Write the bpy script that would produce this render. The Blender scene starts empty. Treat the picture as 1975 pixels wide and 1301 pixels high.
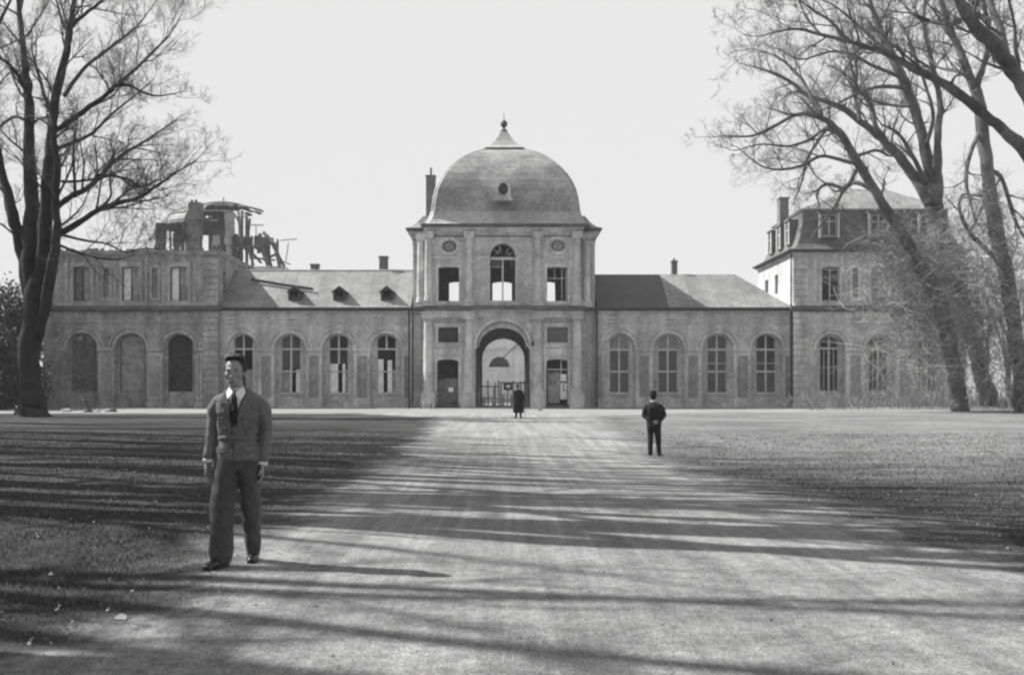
import bpy, math, random
from math import sin, cos, pi, radians, sqrt
from mathutils import Vector, Matrix, noise
from mathutils.geometry import tessellate_polygon

SC = bpy.context.scene
COL = SC.collection

# ---------------------------------------------------------------- camera, sky, sun
F, CX, CY, CH = 2118.0, 972.0, 753.0, 1.45
cam_d = bpy.data.cameras.new('camera')
cam = bpy.data.objects.new('camera', cam_d)
COL.objects.link(cam)
cam.location = (0, 0, CH)
cam.rotation_euler = (radians(90), 0, 0)
cam_d.sensor_width = 36
cam_d.lens = F / 1975 * 36
cam_d.shift_x = (987.5 - CX) / 1975
cam_d.shift_y = (CY - 650.5) / 1975
cam_d.clip_start = 0.1
cam_d.clip_end = 3000
cam_d.dof.use_dof = True
cam_d.dof.focus_distance = 45
cam_d.dof.aperture_fstop = 8.0
SC.camera = cam

SUN_EL, SUN_BACK = 43.0, 18.0
world = bpy.data.worlds.new('World')
SC.world = world
world.use_nodes = True
nt = world.node_tree
nt.nodes.clear()
sky = nt.nodes.new('ShaderNodeTexSky')
sky.sky_type = 'NISHITA'
sky.sun_disc = False
sky.sun_elevation = radians(SUN_EL)
sky.sun_rotation = radians(270 + SUN_BACK)
sky.dust_density = 0.0
sky.air_density = 1.0
bw = nt.nodes.new('ShaderNodeRGBToBW')
gm = nt.nodes.new('ShaderNodeGamma')
bg = nt.nodes.new('ShaderNodeBackground')
wo = nt.nodes.new('ShaderNodeOutputWorld')
nt.links.new(sky.outputs[0], bw.inputs[0])
nt.links.new(bw.outputs[0], gm.inputs[0])
gm.inputs[1].default_value = 1.6
cap = nt.nodes.new('ShaderNodeMath'); cap.operation = 'SMOOTH_MIN'; cap.inputs[1].default_value = 2.5; cap.inputs[2].default_value = 0.3
nt.links.new(gm.outputs[0], cap.inputs[0])
mu = nt.nodes.new('ShaderNodeMath'); mu.operation = 'MULTIPLY'; mu.inputs[1].default_value = 1.19
nt.links.new(cap.outputs[0], mu.inputs[0])
nt.links.new(mu.outputs[0], bg.inputs[0])
nt.links.new(bg.outputs[0], wo.inputs[0])
WORLD_STRENGTH = 0.15
bg.inputs[1].default_value = WORLD_STRENGTH

sd = bpy.data.lights.new('sun', 'SUN')
sd.energy = 5.0
sd.angle = radians(0.5)
sd.color = (1.0, 0.995, 0.985)
sun = bpy.data.objects.new('sun', sd)
COL.objects.link(sun)
S = Vector((-cos(radians(SUN_EL)) * cos(radians(SUN_BACK)), cos(radians(SUN_EL)) * sin(radians(SUN_BACK)), sin(radians(SUN_EL))))
sun.rotation_euler = S.to_track_quat('Z', 'Y').to_euler()
sun.location = (-40, 40, 60)
SC.view_settings.view_transform = 'Standard'
SC.view_settings.look = 'None'
SC.view_settings.gamma = 1
SC.view_settings.exposure = 0.85
SC.cycles.filter_width = 2.4
SC.cycles.max_bounces = 6
SC.cycles.transparent_max_bounces = 12

# ---------------------------------------------------------------- helpers
def P(px, py, Y):
    return Vector(((px - CX) / F * Y, Y, CH + (CY - py) / F * Y))

class Pl:
    """measures of the photograph taken at one depth"""
    def __init__(s, Y): s.Y = Y; s.k = Y / F
    def x(s, px): return (px - CX) * s.k
    def z(s, py): return CH + (CY - py) * s.k
    def pts(s, L): return [(s.x(a), s.z(b)) for a, b in L]

def tag(o, label=None, cat=None, group=None, kind=None):
    if label: o['label'] = label
    if cat: o['category'] = cat
    if group: o['group'] = group
    if kind: o['kind'] = kind
    return o

def thing(name, loc, label, cat, group=None, kind=None):
    o = bpy.data.objects.new(name, None)
    COL.objects.link(o)
    o.location = loc
    o.empty_display_size = 0.3
    return tag(o, label, cat, group, kind)

def root_of(o):
    while o.parent: o = o.parent
    return o

class MB:
    def __init__(s): s.v = []; s.f = []; s.cut = []
    def mark(s): s.cut.append((len(s.v), len(s.f)))
    def add(s, vs, fs):
        b = len(s.v)
        s.v.extend(vs)
        s.f.extend([tuple(b + i for i in f) for f in fs])
        return s
    def box(s, x0, x1, y0, y1, z0, z1):
        if x0 > x1: x0, x1 = x1, x0
        if y0 > y1: y0, y1 = y1, y0
        if z0 > z1: z0, z1 = z1, z0
        return s.add([(x0, y0, z0), (x1, y0, z0), (x1, y1, z0), (x0, y1, z0), (x0, y0, z1), (x1, y0, z1), (x1, y1, z1), (x0, y1, z1)],
                     [(0, 3, 2, 1), (4, 5, 6, 7), (0, 1, 5, 4), (1, 2, 6, 5), (2, 3, 7, 6), (3, 0, 4, 7)])
    def slab(s, outer, holes, a, b, T=None):
        """polygon in (u, z), extruded over t in a..b; T maps (u, t, z) to the world"""
        if T is None: T = lambda u, t, z: (u, t, z)
        loops = [outer] + list(holes)
        flat = [p for L in loops for p in L]
        n = len(flat)
        tri = tessellate_polygon([[Vector((p[0], p[1], 0)) for p in L] for L in loops])
        vs = [T(p[0], a, p[1]) for p in flat] + [T(p[0], b, p[1]) for p in flat]
        fs = []
        for t in tri:
            A, B, C = (flat[i] for i in t)
            ar = (B[0] - A[0]) * (C[1] - A[1]) - (B[1] - A[1]) * (C[0] - A[0])
            t = tuple(t) if ar > 0 else tuple(reversed(t))
            fs.append(t)
            fs.append(tuple(i + n for i in reversed(t)))
        k = 0
        for li, L in enumerate(loops):
            m = len(L)
            ar = sum(L[i][0] * L[(i + 1) % m][1] - L[(i + 1) % m][0] * L[i][1] for i in range(m))
            ccw = (ar > 0) == (li == 0)
            for i in range(m):
                j = (i + 1) % m
                q = (k + i, k + i + n, k + j + n, k + j)
                fs.append(tuple(reversed(q)) if ccw else q)
            k += m
        return s.add(vs, fs)
    def plan(s, poly, z0, z1):
        return s.slab(poly, [], z0, z1, lambda u, t, v: (u, v, t))
    def ring(s, cx, cz, r0, r1, a0, a1, y0, y1, n=20, T=None, ez=1.0):
        out = [(cx + r1 * cos(a0 + (a1 - a0) * i / n), cz + ez * r1 * sin(a0 + (a1 - a0) * i / n)) for i in range(n + 1)]
        inn = [(cx + r0 * cos(a0 + (a1 - a0) * i / n), cz + ez * r0 * sin(a0 + (a1 - a0) * i / n)) for i in range(n + 1)]
        if abs(a1 - a0) > 6.28:
            return s.slab(out[:-1], [inn[:-1]], y0, y1, T)
        return s.slab(out + inn[::-1], [], y0, y1, T)
    def tube(s, pts, rads, n=6, cap=True, flat=None):
        pts = [Vector(p) for p in pts]
        m = len(pts)
        vs = []; fs = []
        up = None
        for i, p in enumerate(pts):
            t = (pts[min(i + 1, m - 1)] - pts[max(i - 1, 0)])
            if t.length < 1e-9: t = Vector((0, 0, 1))
            t.normalize()
            if up is None:
                up = Vector((0, 0, 1)) if abs(t.z) < 0.9 else Vector((0, 1, 0))
            u = up - t * up.dot(t)
            if u.length < 1e-6:
                u = Vector((1, 0, 0)) - t * t.x
            u.normalize(); up = u
            w = t.cross(u)
            r = rads[i] if hasattr(rads, '__len__') else rads
            for k in range(n):
                a = 2 * pi * k / n
                q = p + u * (r * cos(a)) + w * (r * sin(a))
                vs.append(tuple(q))
        for i in range(m - 1):
            for k in range(n):
                k2 = (k + 1) % n
                fs.append((i * n + k, i * n + k2, (i + 1) * n + k2, (i + 1) * n + k))
        if cap:
            fs.append(tuple(range(n - 1, -1, -1)))
            fs.append(tuple((m - 1) * n + k for k in range(n)))
        return s.add(vs, fs)
    def lathe(s, prof, c, n=20, a0=0.0):
        vs = []; fs = []
        for r, z in prof:
            for k in range(n):
                a = a0 + 2 * pi * k / n
                vs.append((c[0] + r * cos(a), c[1] + r * sin(a), c[2] + z))
        for i in range(len(prof) - 1):
            for k in range(n):
                k2 = (k + 1) % n
                fs.append((i * n + k, i * n + k2, (i + 1) * n + k2, (i + 1) * n + k))
        fs.append(tuple(range(n - 1, -1, -1)))
        fs.append(tuple((len(prof) - 1) * n + k for k in range(n)))
        return s.add(vs, fs)
    def loft(s, rings, cap=True):
        n = len(rings[0]); vs = [tuple(p) for R in rings for p in R]; fs = []
        for i in range(len(rings) - 1):
            for k in range(n):
                k2 = (k + 1) % n
                fs.append((i * n + k, i * n + k2, (i + 1) * n + k2, (i + 1) * n + k))
        if cap:
            fs.append(tuple(range(n - 1, -1, -1)))
            fs.append(tuple((len(rings) - 1) * n + k for k in range(n)))
        return s.add(vs, fs)
    def mesh(s, name, mat, org=(0, 0, 0), smooth=False):
        me = bpy.data.meshes.new(name)
        ox, oy, oz = org
        me.from_pydata([(v[0] - ox, v[1] - oy, v[2] - oz) for v in s.v], [], s.f)
        me.materials.append(mat)
        if smooth: me.polygons.foreach_set('use_smooth', [True] * len(me.polygons))
        me.update()
        return me
    def build(s, name, mat, parent=None, smooth=False, loc=None):
        if s.cut:                                            # one object per marked piece
            cuts = [c for c in dict.fromkeys([(0, 0)] + s.cut)] + [(len(s.v), len(s.f))]; o = None
            for (v0, f0), (v1, f1) in zip(cuts, cuts[1:]):
                if f1 <= f0: continue
                q = MB(); q.v = s.v[v0:v1]; q.f = [tuple(i - v0 for i in f) for f in s.f[f0:f1]]
                o = q.build(name, mat, parent, smooth, loc)
            return o
        org = tuple(root_of(parent).location) if parent else (loc or (0, 0, 0))
        me = s.mesh(name, mat, org, smooth)
        o = bpy.data.objects.new(name, me)
        COL.objects.link(o)
        if parent: o.parent = parent
        else: o.location = org
        return o

def bevel(o, w=0.02, seg=2):
    m = o.modifiers.new('bevel', 'BEVEL'); m.width = w; m.segments = seg; m.limit_method = 'ANGLE'
    return o

# ---------------------------------------------------------------- materials
def new_mat(name):
    m = bpy.data.materials.new(name); m.use_nodes = True
    n = m.node_tree; n.nodes.clear()
    o = n.nodes.new('ShaderNodeOutputMaterial'); b = n.nodes.new('ShaderNodeBsdfPrincipled')
    n.links.new(b.outputs[0], o.inputs[0])
    return m, n, b

def g3(v): return (v, v, v, 1)

class NT:
    def __init__(s, n): s.n = n
    def coord(s, scale=(1, 1, 1), rot=(0, 0, 0), space='Object'):
        c = s.n.nodes.new('ShaderNodeTexCoord'); m = s.n.nodes.new('ShaderNodeMapping')
        m.inputs['Scale'].default_value = scale; m.inputs['Rotation'].default_value = rot
        s.n.links.new(c.outputs[space], m.inputs[0]); return m.outputs[0]
    def noise(s, co, scale, detail=4, rough=0.6, dist=0.0):
        t = s.n.nodes.new('ShaderNodeTexNoise'); t.inputs['Scale'].default_value = scale
        t.inputs['Detail'].default_value = detail; t.inputs['Roughness'].default_value = rough
        t.inputs['Distortion'].default_value = dist
        s.n.links.new(co, t.inputs['Vector']); return t.outputs[0]
    def ramp(s, fac, a, b, lo=0.35, hi=0.65):
        r = s.n.nodes.new('ShaderNodeMapRange'); r.interpolation_type = 'SMOOTHSTEP'
        r.inputs[1].default_value = lo; r.inputs[2].default_value = hi
        r.inputs[3].default_value = a; r.inputs[4].default_value = b
        s.n.links.new(fac, r.inputs[0]); return r.outputs[0]
    def math(s, op, a, b=None, c=None):
        m = s.n.nodes.new('ShaderNodeMath'); m.operation = op
        for i, q in enumerate((a, b, c)):
            if q is None: continue
            if isinstance(q, (int, float)): m.inputs[i].default_value = q
            else: s.n.links.new(q, m.inputs[i])
        return m.outputs[0]
    def bump(s, h, strength, dist, bsdf):
        b = s.n.nodes.new('ShaderNodeBump'); b.inputs['Strength'].default_value = strength
        b.inputs['Distance'].default_value = dist
        s.n.links.new(h, b.inputs['Height']); s.n.links.new(b.outputs[0], bsdf.inputs['Normal'])

def mat_mottled(name, base, big=0.5, bigscale=0.35, fine=0.25, finescale=6.0, rough=0.9, bump=0.3, bdist=0.02, streak=0.0, spots=0.0, fine2=0.0):
    """a weathered grey surface: broad stains, fine grain and rain streaks"""
    m, n, b = new_mat(name); N = NT(n)
    co = N.coord()
    v = N.ramp(N.noise(co, bigscale, 5, 0.65, 0.4), 1 - big, 1 + big * 0.6, 0.3, 0.7)
    f = N.ramp(N.noise(co, finescale, 5, 0.7), 1 - fine, 1 + fine, 0.25, 0.75)
    t = N.math('MULTIPLY', v, f)
    if streak:
        cs = N.coord((0.8, 0.8, 0.13))
        t = N.math('MULTIPLY', t, N.ramp(N.noise(cs, 1.3, 4, 0.6), 1 - streak, 1 + streak * 0.4, 0.35, 0.62))
    if spots:
        t = N.math('MULTIPLY', t, N.ramp(N.noise(co, bigscale * 3.1, 3, 0.5, 1.2), 1 + spots, 1, 0.33, 0.40))
        t = N.math('MULTIPLY', t, N.ramp(N.noise(co, bigscale * 2.3, 4, 0.6, 0.8), 1, 1 - spots, 0.60, 0.68))
    if fine2:
        t = N.math('MULTIPLY', t, N.ramp(N.noise(co, finescale * 7, 3, 0.7), 1 - fine2, 1 + fine2, 0.3, 0.7))
    t = N.math('MULTIPLY', t, base)
    n.links.new(t, b.inputs['Base Color'])
    b.inputs['Roughness'].default_value = rough
    b.inputs['Specular IOR Level'].default_value = 0.25
    if bump: N.bump(N.noise(co, finescale * 2.5, 5, 0.7), bump, bdist, b)
    return m

def mat_roof(name, base, seam=0.0, course=0.25, patch=0.25, dark=None):
    m, n, b = new_mat(name); N = NT(n)
    co = N.coord()
    v = N.ramp(N.noise(co, 0.3, 5, 0.65, 0.6), 1 - patch, 1 + patch, 0.3, 0.7)
    f = N.ramp(N.noise(N.coord((3, 3, 3)), 2.2, 4, 0.7), 0.85, 1.15, 0.3, 0.7)
    t = N.math('MULTIPLY', v, f)
    # slate courses: thin dark joints at even heights
    w = n.nodes.new('ShaderNodeTexBrick')
    n.links.new(N.coord((1, 1, 1), (radians(90), 0, 0)), w.inputs['Vector'])
    w.inputs['Scale'].default_value = 1.0
    w.inputs['Brick Width'].default_value = 0.34; w.inputs['Row Height'].default_value = 0.17
    w.inputs['Mortar Size'].default_value = 0.012; w.inputs['Mortar Smooth'].default_value = 0.4
    w.inputs['Color1'].default_value = g3(1.0); w.inputs['Color2'].default_value = g3(1 - course); w.inputs['Mortar'].default_value = g3(0.62)
    bwn = n.nodes.new('ShaderNodeRGBToBW'); n.links.new(w.outputs[0], bwn.inputs[0])
    t = N.math('MULTIPLY', t, bwn.outputs[0])
    if seam:
        sx = n.nodes.new('ShaderNodeSeparateXYZ'); n.links.new(N.coord(), sx.inputs[0])
        fr = N.math('FRACT', N.math('MULTIPLY', sx.outputs[0], 1 / 1.1))
        t = N.math('MULTIPLY', t, N.ramp(fr, 1 - seam, 1, 0.03, 0.09))
        cell = N.math('FLOOR', N.math('MULTIPLY', sx.outputs[0], 1 / 1.1))
        t = N.math('MULTIPLY', t, N.math('ADD', 1 - seam * 0.4, N.math('MULTIPLY', N.math('FRACT', N.math('MULTIPLY', cell, 0.618)), seam * 0.8)))
    t = N.math('MULTIPLY', t, base)
    n.links.new(t, b.inputs['Base Color'])
    b.inputs['Roughness'].default_value = 0.62
    b.inputs['Specular IOR Level'].default_value = 0.4
    N.bump(t, 0.5, 0.06, b)
    return m

def mat_plain(name, v, rough=0.8, spec=0.3, var=0.15, scale=8.0, bump=0.0):
    m, n, b = new_mat(name); N = NT(n)
    t = N.math('MULTIPLY', N.ramp(N.noise(N.coord(), scale, 4, 0.6), 1 - var, 1 + var, 0.3, 0.7), v)
    n.links.new(t, b.inputs['Base Color'])
    b.inputs['Roughness'].default_value = rough
    b.inputs['Specular IOR Level'].default_value = spec
    if bump: N.bump(N.noise(N.coord(), scale * 4, 4, 0.7), bump, 0.01, b)
    return m

def mat_glass():
    m = bpy.data.materials.new('window_glass'); m.use_nodes = True
    n = m.node_tree; n.nodes.clear()
    o = n.nodes.new('ShaderNodeOutputMaterial'); mx = n.nodes.new('ShaderNodeMixShader')
    t = n.nodes.new('ShaderNodeBsdfTransparent'); t.inputs[0].default_value = g3(0.75)
    g = n.nodes.new('ShaderNodeBsdfGlossy'); g.inputs['Roughness'].default_value = 0.08; g.inputs[0].default_value = g3(0.9)
    N = NT(n)
    mx.inputs[0].default_value = 0.06
    bm_ = n.nodes.new('ShaderNodeBump'); bm_.inputs['Strength'].default_value = 0.15; bm_.inputs['Distance'].default_value = 0.02
    n.links.new(N.noise(N.coord(), 1.3, 2, 0.5), bm_.inputs['Height']); n.links.new(bm_.outputs[0], g.inputs['Normal'])
    n.links.new(t.outputs[0], mx.inputs[1]); n.links.new(g.outputs[0], mx.inputs[2]); n.links.new(mx.outputs[0], o.inputs[0])
    return m

M = {}
M['plaster'] = mat_mottled('weathered_plaster', 0.47, 0.26, 0.55, 0.24, 5, streak=0.18, spots=0.28)
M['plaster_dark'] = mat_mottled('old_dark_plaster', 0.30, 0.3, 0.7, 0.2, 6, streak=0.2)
M['stone'] = mat_mottled('pale_sandstone', 0.52, 0.28, 0.6, 0.2, 5, streak=0.22, spots=0.15)
M['stone_dark'] = mat_mottled('sooty_stone', 0.13, 0.3, 0.8, 0.2, 7)
M['white_plaster'] = mat_mottled('pale_plaster', 0.62, 0.15, 0.5, 0.1, 5, streak=0.1)
M['ruin_plaster'] = mat_mottled('ruined_inner_plaster', 0.8, 0.25, 0.8, 0.12, 4, spots=0.25)
M['plaster_soot'] = mat_mottled('fire_sooted_plaster', 0.30, 0.36, 0.5, 0.22, 5, streak=0.25, spots=0.4)
M['stone_soot'] = mat_mottled('fire_sooted_stone', 0.36, 0.3, 0.6, 0.2, 5, streak=0.2, spots=0.2)
M['brick'] = mat_mottled('sooty_brick', 0.16, 0.3, 1.2, 0.25, 9, bump=0.5)
M['slate'] = mat_roof('weathered_slate', 0.26, seam=0.25, course=0.25, patch=0.22)
M['slate_new'] = mat_roof('dark_new_slate', 0.085, course=0.2, patch=0.12)
M['slate_dome'] = mat_roof('dome_slate', 0.33, course=0.3, patch=0.34)
M['slate_skirt'] = mat_roof('worn_pale_slate', 0.43, course=0.25, patch=0.2)
M['court'] = mat_mottled('bright_court_plaster', 0.8, 0.15, 0.5, 0.1, 5, streak=0.1)
M['slate_mansard'] = mat_roof('mansard_slate', 0.13, course=0.2, patch=0.2)
M['zinc'] = mat_plain('zinc_sheet', 0.38, 0.5, 0.4, 0.12, 2)
M['metal'] = mat_plain('dark_iron', 0.045, 0.6, 0.4)
M['paint'] = mat_plain('old_white_paint', 0.5, 0.6, 0.3, 0.15, 5)
M['board'] = mat_plain('pale_board', 0.8, 0.85, 0.2, 0.12, 2.5)
M['board_grey'] = mat_plain('grey_board', 0.28, 0.85, 0.2, 0.25, 2.0)
M['wood'] = mat_plain('grey_wood', 0.14, 0.85, 0.2, 0.35, 3, 0.3)
M['wood_dark'] = mat_plain('dark_wood', 0.06, 0.85, 0.2, 0.35, 3, 0.3)
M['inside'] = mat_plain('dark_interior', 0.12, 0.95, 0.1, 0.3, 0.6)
M['glass'] = mat_glass()
M['bark'] = mat_mottled('tree_bark', 0.042, 0.3, 1.5, 0.3, 9, bump=0.8, bdist=0.05, streak=0.3)
M['bark_pale'] = mat_mottled('pale_bark', 0.13, 0.4, 0.9, 0.3, 7, bump=0.8, bdist=0.05, streak=0.3)
M['twig'] = mat_plain('twig_bark', 0.10, 0.9, 0.1, 0.3, 1)
M['sprout'] = mat_plain('sprout_bark', 0.26, 0.9, 0.1, 0.4, 0.8)

# ---------------------------------------------------------------- terrain
def sstep(t): t = max(0.0, min(1.0, t)); return t * t * (3 - 2 * t)
def gh(x, y):
    z = -0.24 * math.exp(-((x - 6) / 9) ** 2 - ((y - 28) / 9) ** 2)
    z += 0.45 * math.exp(-((x - 38) / 13) ** 2 - ((y - 78) / 6) ** 2)
    z += 0.05 * sin(x * 0.31 + 1) * sin(y * 0.23) * sstep((70 - y) / 20) * sstep((y - 12) / 8)
    return z

# ---------------------------------------------------------------- thin spring haze
hz = bpy.data.materials.new('haze_air'); hz.use_nodes = True
hn = hz.node_tree; hn.nodes.clear()
ho = hn.nodes.new('ShaderNodeOutputMaterial'); hv = hn.nodes.new('ShaderNodeVolumePrincipled')
hv.inputs['Color'].default_value = g3(0.95); hv.inputs['Density'].default_value = 0.00042
hn.links.new(hv.outputs[0], ho.inputs['Volume'])
_h = MB(); _h.box(-310, 310, -70, 460, -1.6, 46)
_o = _h.build('haze', hz); _o['kind'] = 'stuff'
# ---------------------------------------------------------------- ground
def sheet(name, xs, ys, dz, mat, label_kind='structure', mask=None):
    mb = MB(); nx = len(xs)
    for y in ys:
        for x in xs: mb.v.append((x, y, gh(x, y) + dz))
    for j in range(len(ys) - 1):
        for i in range(nx - 1):
            if mask and not mask((xs[i] + xs[i + 1]) / 2, (ys[j] + ys[j + 1]) / 2): continue
            mb.f.append((j * nx + i, j * nx + i + 1, (j + 1) * nx + i + 1, (j + 1) * nx + i))
    o = mb.build(name, mat, smooth=True)
    o['kind'] = label_kind
    return o
def frange(a, b, s):
    n = max(1, int(round((b - a) / s))); return [a + (b - a) * i / n for i in range(n + 1)]

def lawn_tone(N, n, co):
    """pale dry grass far to the right, darker grass on the left and near right with tree shade put into its colour"""
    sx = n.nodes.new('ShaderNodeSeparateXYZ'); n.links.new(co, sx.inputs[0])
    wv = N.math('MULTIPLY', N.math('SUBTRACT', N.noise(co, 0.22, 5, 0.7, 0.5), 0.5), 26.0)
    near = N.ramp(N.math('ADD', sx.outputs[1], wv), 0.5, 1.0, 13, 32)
    return N.math('MULTIPLY', N.ramp(sx.outputs[0], 0.07, 0.205, -4, 9), N.math('MAXIMUM', near, N.ramp(sx.outputs[0], 1.0, 0.0, -3, 4)))  # left side and near right darkened: tree shade painted into the grass colour
def mat_lawn():
    m, n, b = new_mat('dry_winter_grass'); N = NT(n)
    co = N.coord()
    v = N.ramp(N.noise(co, 0.16, 6, 0.65, 0.5), 0.75, 1.25, 0.3, 0.7)
    f = N.ramp(N.noise(co, 2.4, 6, 0.75), 0.6, 1.4, 0.25, 0.75)
    f2 = N.ramp(N.noise(co, 26, 4, 0.8), 0.45, 1.6, 0.3, 0.7)
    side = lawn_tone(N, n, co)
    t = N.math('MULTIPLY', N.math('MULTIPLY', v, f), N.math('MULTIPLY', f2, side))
    n.links.new(t, b.inputs['Base Color']); b.inputs['Roughness'].default_value = 1.0
    b.inputs['Specular IOR Level'].default_value = 0.05
    N.bump(N.noise(co, 14, 6, 0.8), 0.9, 0.08, b)
    return m
def mat_gravel(name, base, edges=False):
    m, n, b = new_mat(name); N = NT(n)
    co = N.coord()
    v = N.ramp(N.noise(co, 0.35, 6, 0.6, 0.6), 0.86, 1.1, 0.3, 0.7)
    tr = N.ramp(N.noise(N.coord((1.5, 0.07, 1), (0, 0, radians(-7))), 1.2, 5, 0.65, 0.3), 0.88, 1.12, 0.32, 0.68)
    if not edges: tr = N.ramp(N.noise(co, 1.5, 5, 0.65, 0.3), 0.92, 1.08, 0.32, 0.68)
    else: tr = N.math('MULTIPLY', tr, N.ramp(N.noise(N.coord((4.5, 0.1, 1), (0, 0, radians(3))), 1.0, 5, 0.7, 0.2), 0.88, 1.16, 0.38, 0.66))
    f = N.ramp(N.noise(co, 9, 6, 0.8), 0.66, 1.3, 0.25, 0.75)
    f2 = N.ramp(N.noise(co, 60, 3, 0.8), 0.55, 1.45, 0.3, 0.7)
    vo = n.nodes.new('ShaderNodeTexVoronoi'); vo.inputs['Scale'].default_value = 9; n.links.new(co, vo.inputs['Vector'])
    peb = N.ramp(vo.outputs['Distance'], 0.55, 1.0, 0.05, 0.12)
    t = N.math('MULTIPLY', N.math('MULTIPLY', v, tr), N.math('MULTIPLY', f, f2))
    t = N.math('MULTIPLY', N.math('MULTIPLY', t, peb), base)
    if edges:                                                # grass creeps in from both sides
        at = n.nodes.new('ShaderNodeAttribute'); at.attribute_name = 'edge'
        e = N.math('ADD', at.outputs['Fac'], N.math('MULTIPLY', N.math('SUBTRACT', N.noise(co, 1.1, 8, 0.75, 0.6), 0.5), 3.4))
        e = N.ramp(e, 0, 1, 0.25, 1.15)
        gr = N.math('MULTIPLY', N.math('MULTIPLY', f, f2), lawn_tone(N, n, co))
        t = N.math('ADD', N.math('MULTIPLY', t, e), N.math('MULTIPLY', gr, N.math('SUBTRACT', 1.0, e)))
    n.links.new(t, b.inputs['Base Color']); b.inputs['Roughness'].default_value = 1.0
    b.inputs['Specular IOR Level'].default_value = 0.1
    N.bump(N.noise(co, 5, 8, 0.8), 0.7, 0.07, b)
    return m
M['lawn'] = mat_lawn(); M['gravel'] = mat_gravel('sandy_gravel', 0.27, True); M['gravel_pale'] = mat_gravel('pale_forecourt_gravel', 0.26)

g = MB()                                                     # the open country out to the horizon
g.add([(-300, -60, -0.45), (300, -60, -0.45), (300, 450, -0.45), (-300, 450, -0.45)], [(0, 1, 2, 3)])
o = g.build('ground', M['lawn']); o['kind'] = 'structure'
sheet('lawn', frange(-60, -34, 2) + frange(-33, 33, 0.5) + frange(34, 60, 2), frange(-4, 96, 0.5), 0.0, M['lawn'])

def wob(y, s, a):
    return a * (noise.noise(Vector((y * 0.45, s, 0))) + 0.6 * noise.noise(Vector((y * 1.7, s, 3))) + 0.35 * noise.noise(Vector((y * 5.1, s, 6))))
def path_l(y):
    return -2.45 + 0.1 * sin(y) - 1.3 * sstep((y - 30) / 38) - 4.5 * sstep((y - 58) / 10) + wob(y, 0, 0.35 + 0.01 * y)
def path_r(y):
    return 4.3 - 0.6 * sstep((y - 8) / 10) + 1.2 * sstep((y - 40) / 20) + 6 * sstep((y - 62) / 8) + wob(y, 9, 0.45 + 0.012 * y)
mb = MB(); ys = frange(-3, 72, 0.16); NX = 40; EDGE = []
for y in ys:
    a, c = path_l(y) - .6, path_r(y) + .9
    for i in range(NX + 1):
        t = i / NX; x = a + (c - a) * t
        e = 1 - min(1, min(t, 1 - t) * 12)
        mb.v.append((x, y, gh(x, y) + 0.022 - 0.016 * e)); EDGE.append(min((x - a) * 1.1, (c - x) * .75))
for j in range(len(ys) - 1):
    for i in range(NX): k = j * (NX + 1) + i; mb.f.append((k, k + 1, k + NX + 2, k + NX + 1))
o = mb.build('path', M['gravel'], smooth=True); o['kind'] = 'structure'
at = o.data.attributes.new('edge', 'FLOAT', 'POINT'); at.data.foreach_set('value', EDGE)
mb = MB(); xs = frange(-46, 60, 0.4)                          # forecourt in front of the palace
for x in xs:
    y0 = 69.5 + wob(x, 20, 1.2) + (2.2 * sstep((x - 6) / 10))
    for k in range(13):
        y = y0 + (125 - y0) * (k / 12) ** 1.3
        mb.v.append((x, y, gh(x, y) + 0.034 - (0.028 if k == 0 else 0)))
for i in range(len(xs) - 1):
    for k in range(12): q = i * 13 + k; mb.f.append((q, q + 13, q + 14, q + 1))
o = mb.build('forecourt', M['gravel_pale'], smooth=True); o['kind'] = 'structure'

# ---------------------------------------------------------------- palace
Yg, Yp, Yf, Yw, Yb = 91.0, 90.4, 89.0, 91.3, 101.6
def arch_open(cx, hw, R, cz, zb, n=16):
    """opening bounded by |x| < hw and a circle of radius R about (cx, cz), down to zb"""
    a = math.acos(min(1, hw / R))
    pts = [(cx - hw, zb), (cx + hw, zb)]
    for i in range(n + 1):
        t = a + (pi - 2 * a) * i / n
        pts.append((cx + R * cos(t), cz + R * sin(t)))
    return pts
def rect(x0, x1, z0, z1): return [(x0, z0), (x1, z0), (x1, z1), (x0, z1)]
def seg_open(x0, x1, z0, z1, rise=0.1, n=6):
    return [(x0, z0), (x1, z0)] + [(x1 + (x0 - x1) * i / n, z1 - rise + rise * (1 - (2 * i / n - 1) ** 2)) for i in range(n + 1)]
def inset(poly, d):
    cx = sum(p[0] for p in poly) / len(poly); cz = (min(p[1] for p in poly) + max(p[1] for p in poly)) / 2
    w = max(p[0] for p in poly) - cx; h = max(p[1] for p in poly) - cz
    return [(cx + (p[0] - cx) * (w - d) / w, cz + (p[1] - cz) * (h - d) / h) for p in poly]

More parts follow.
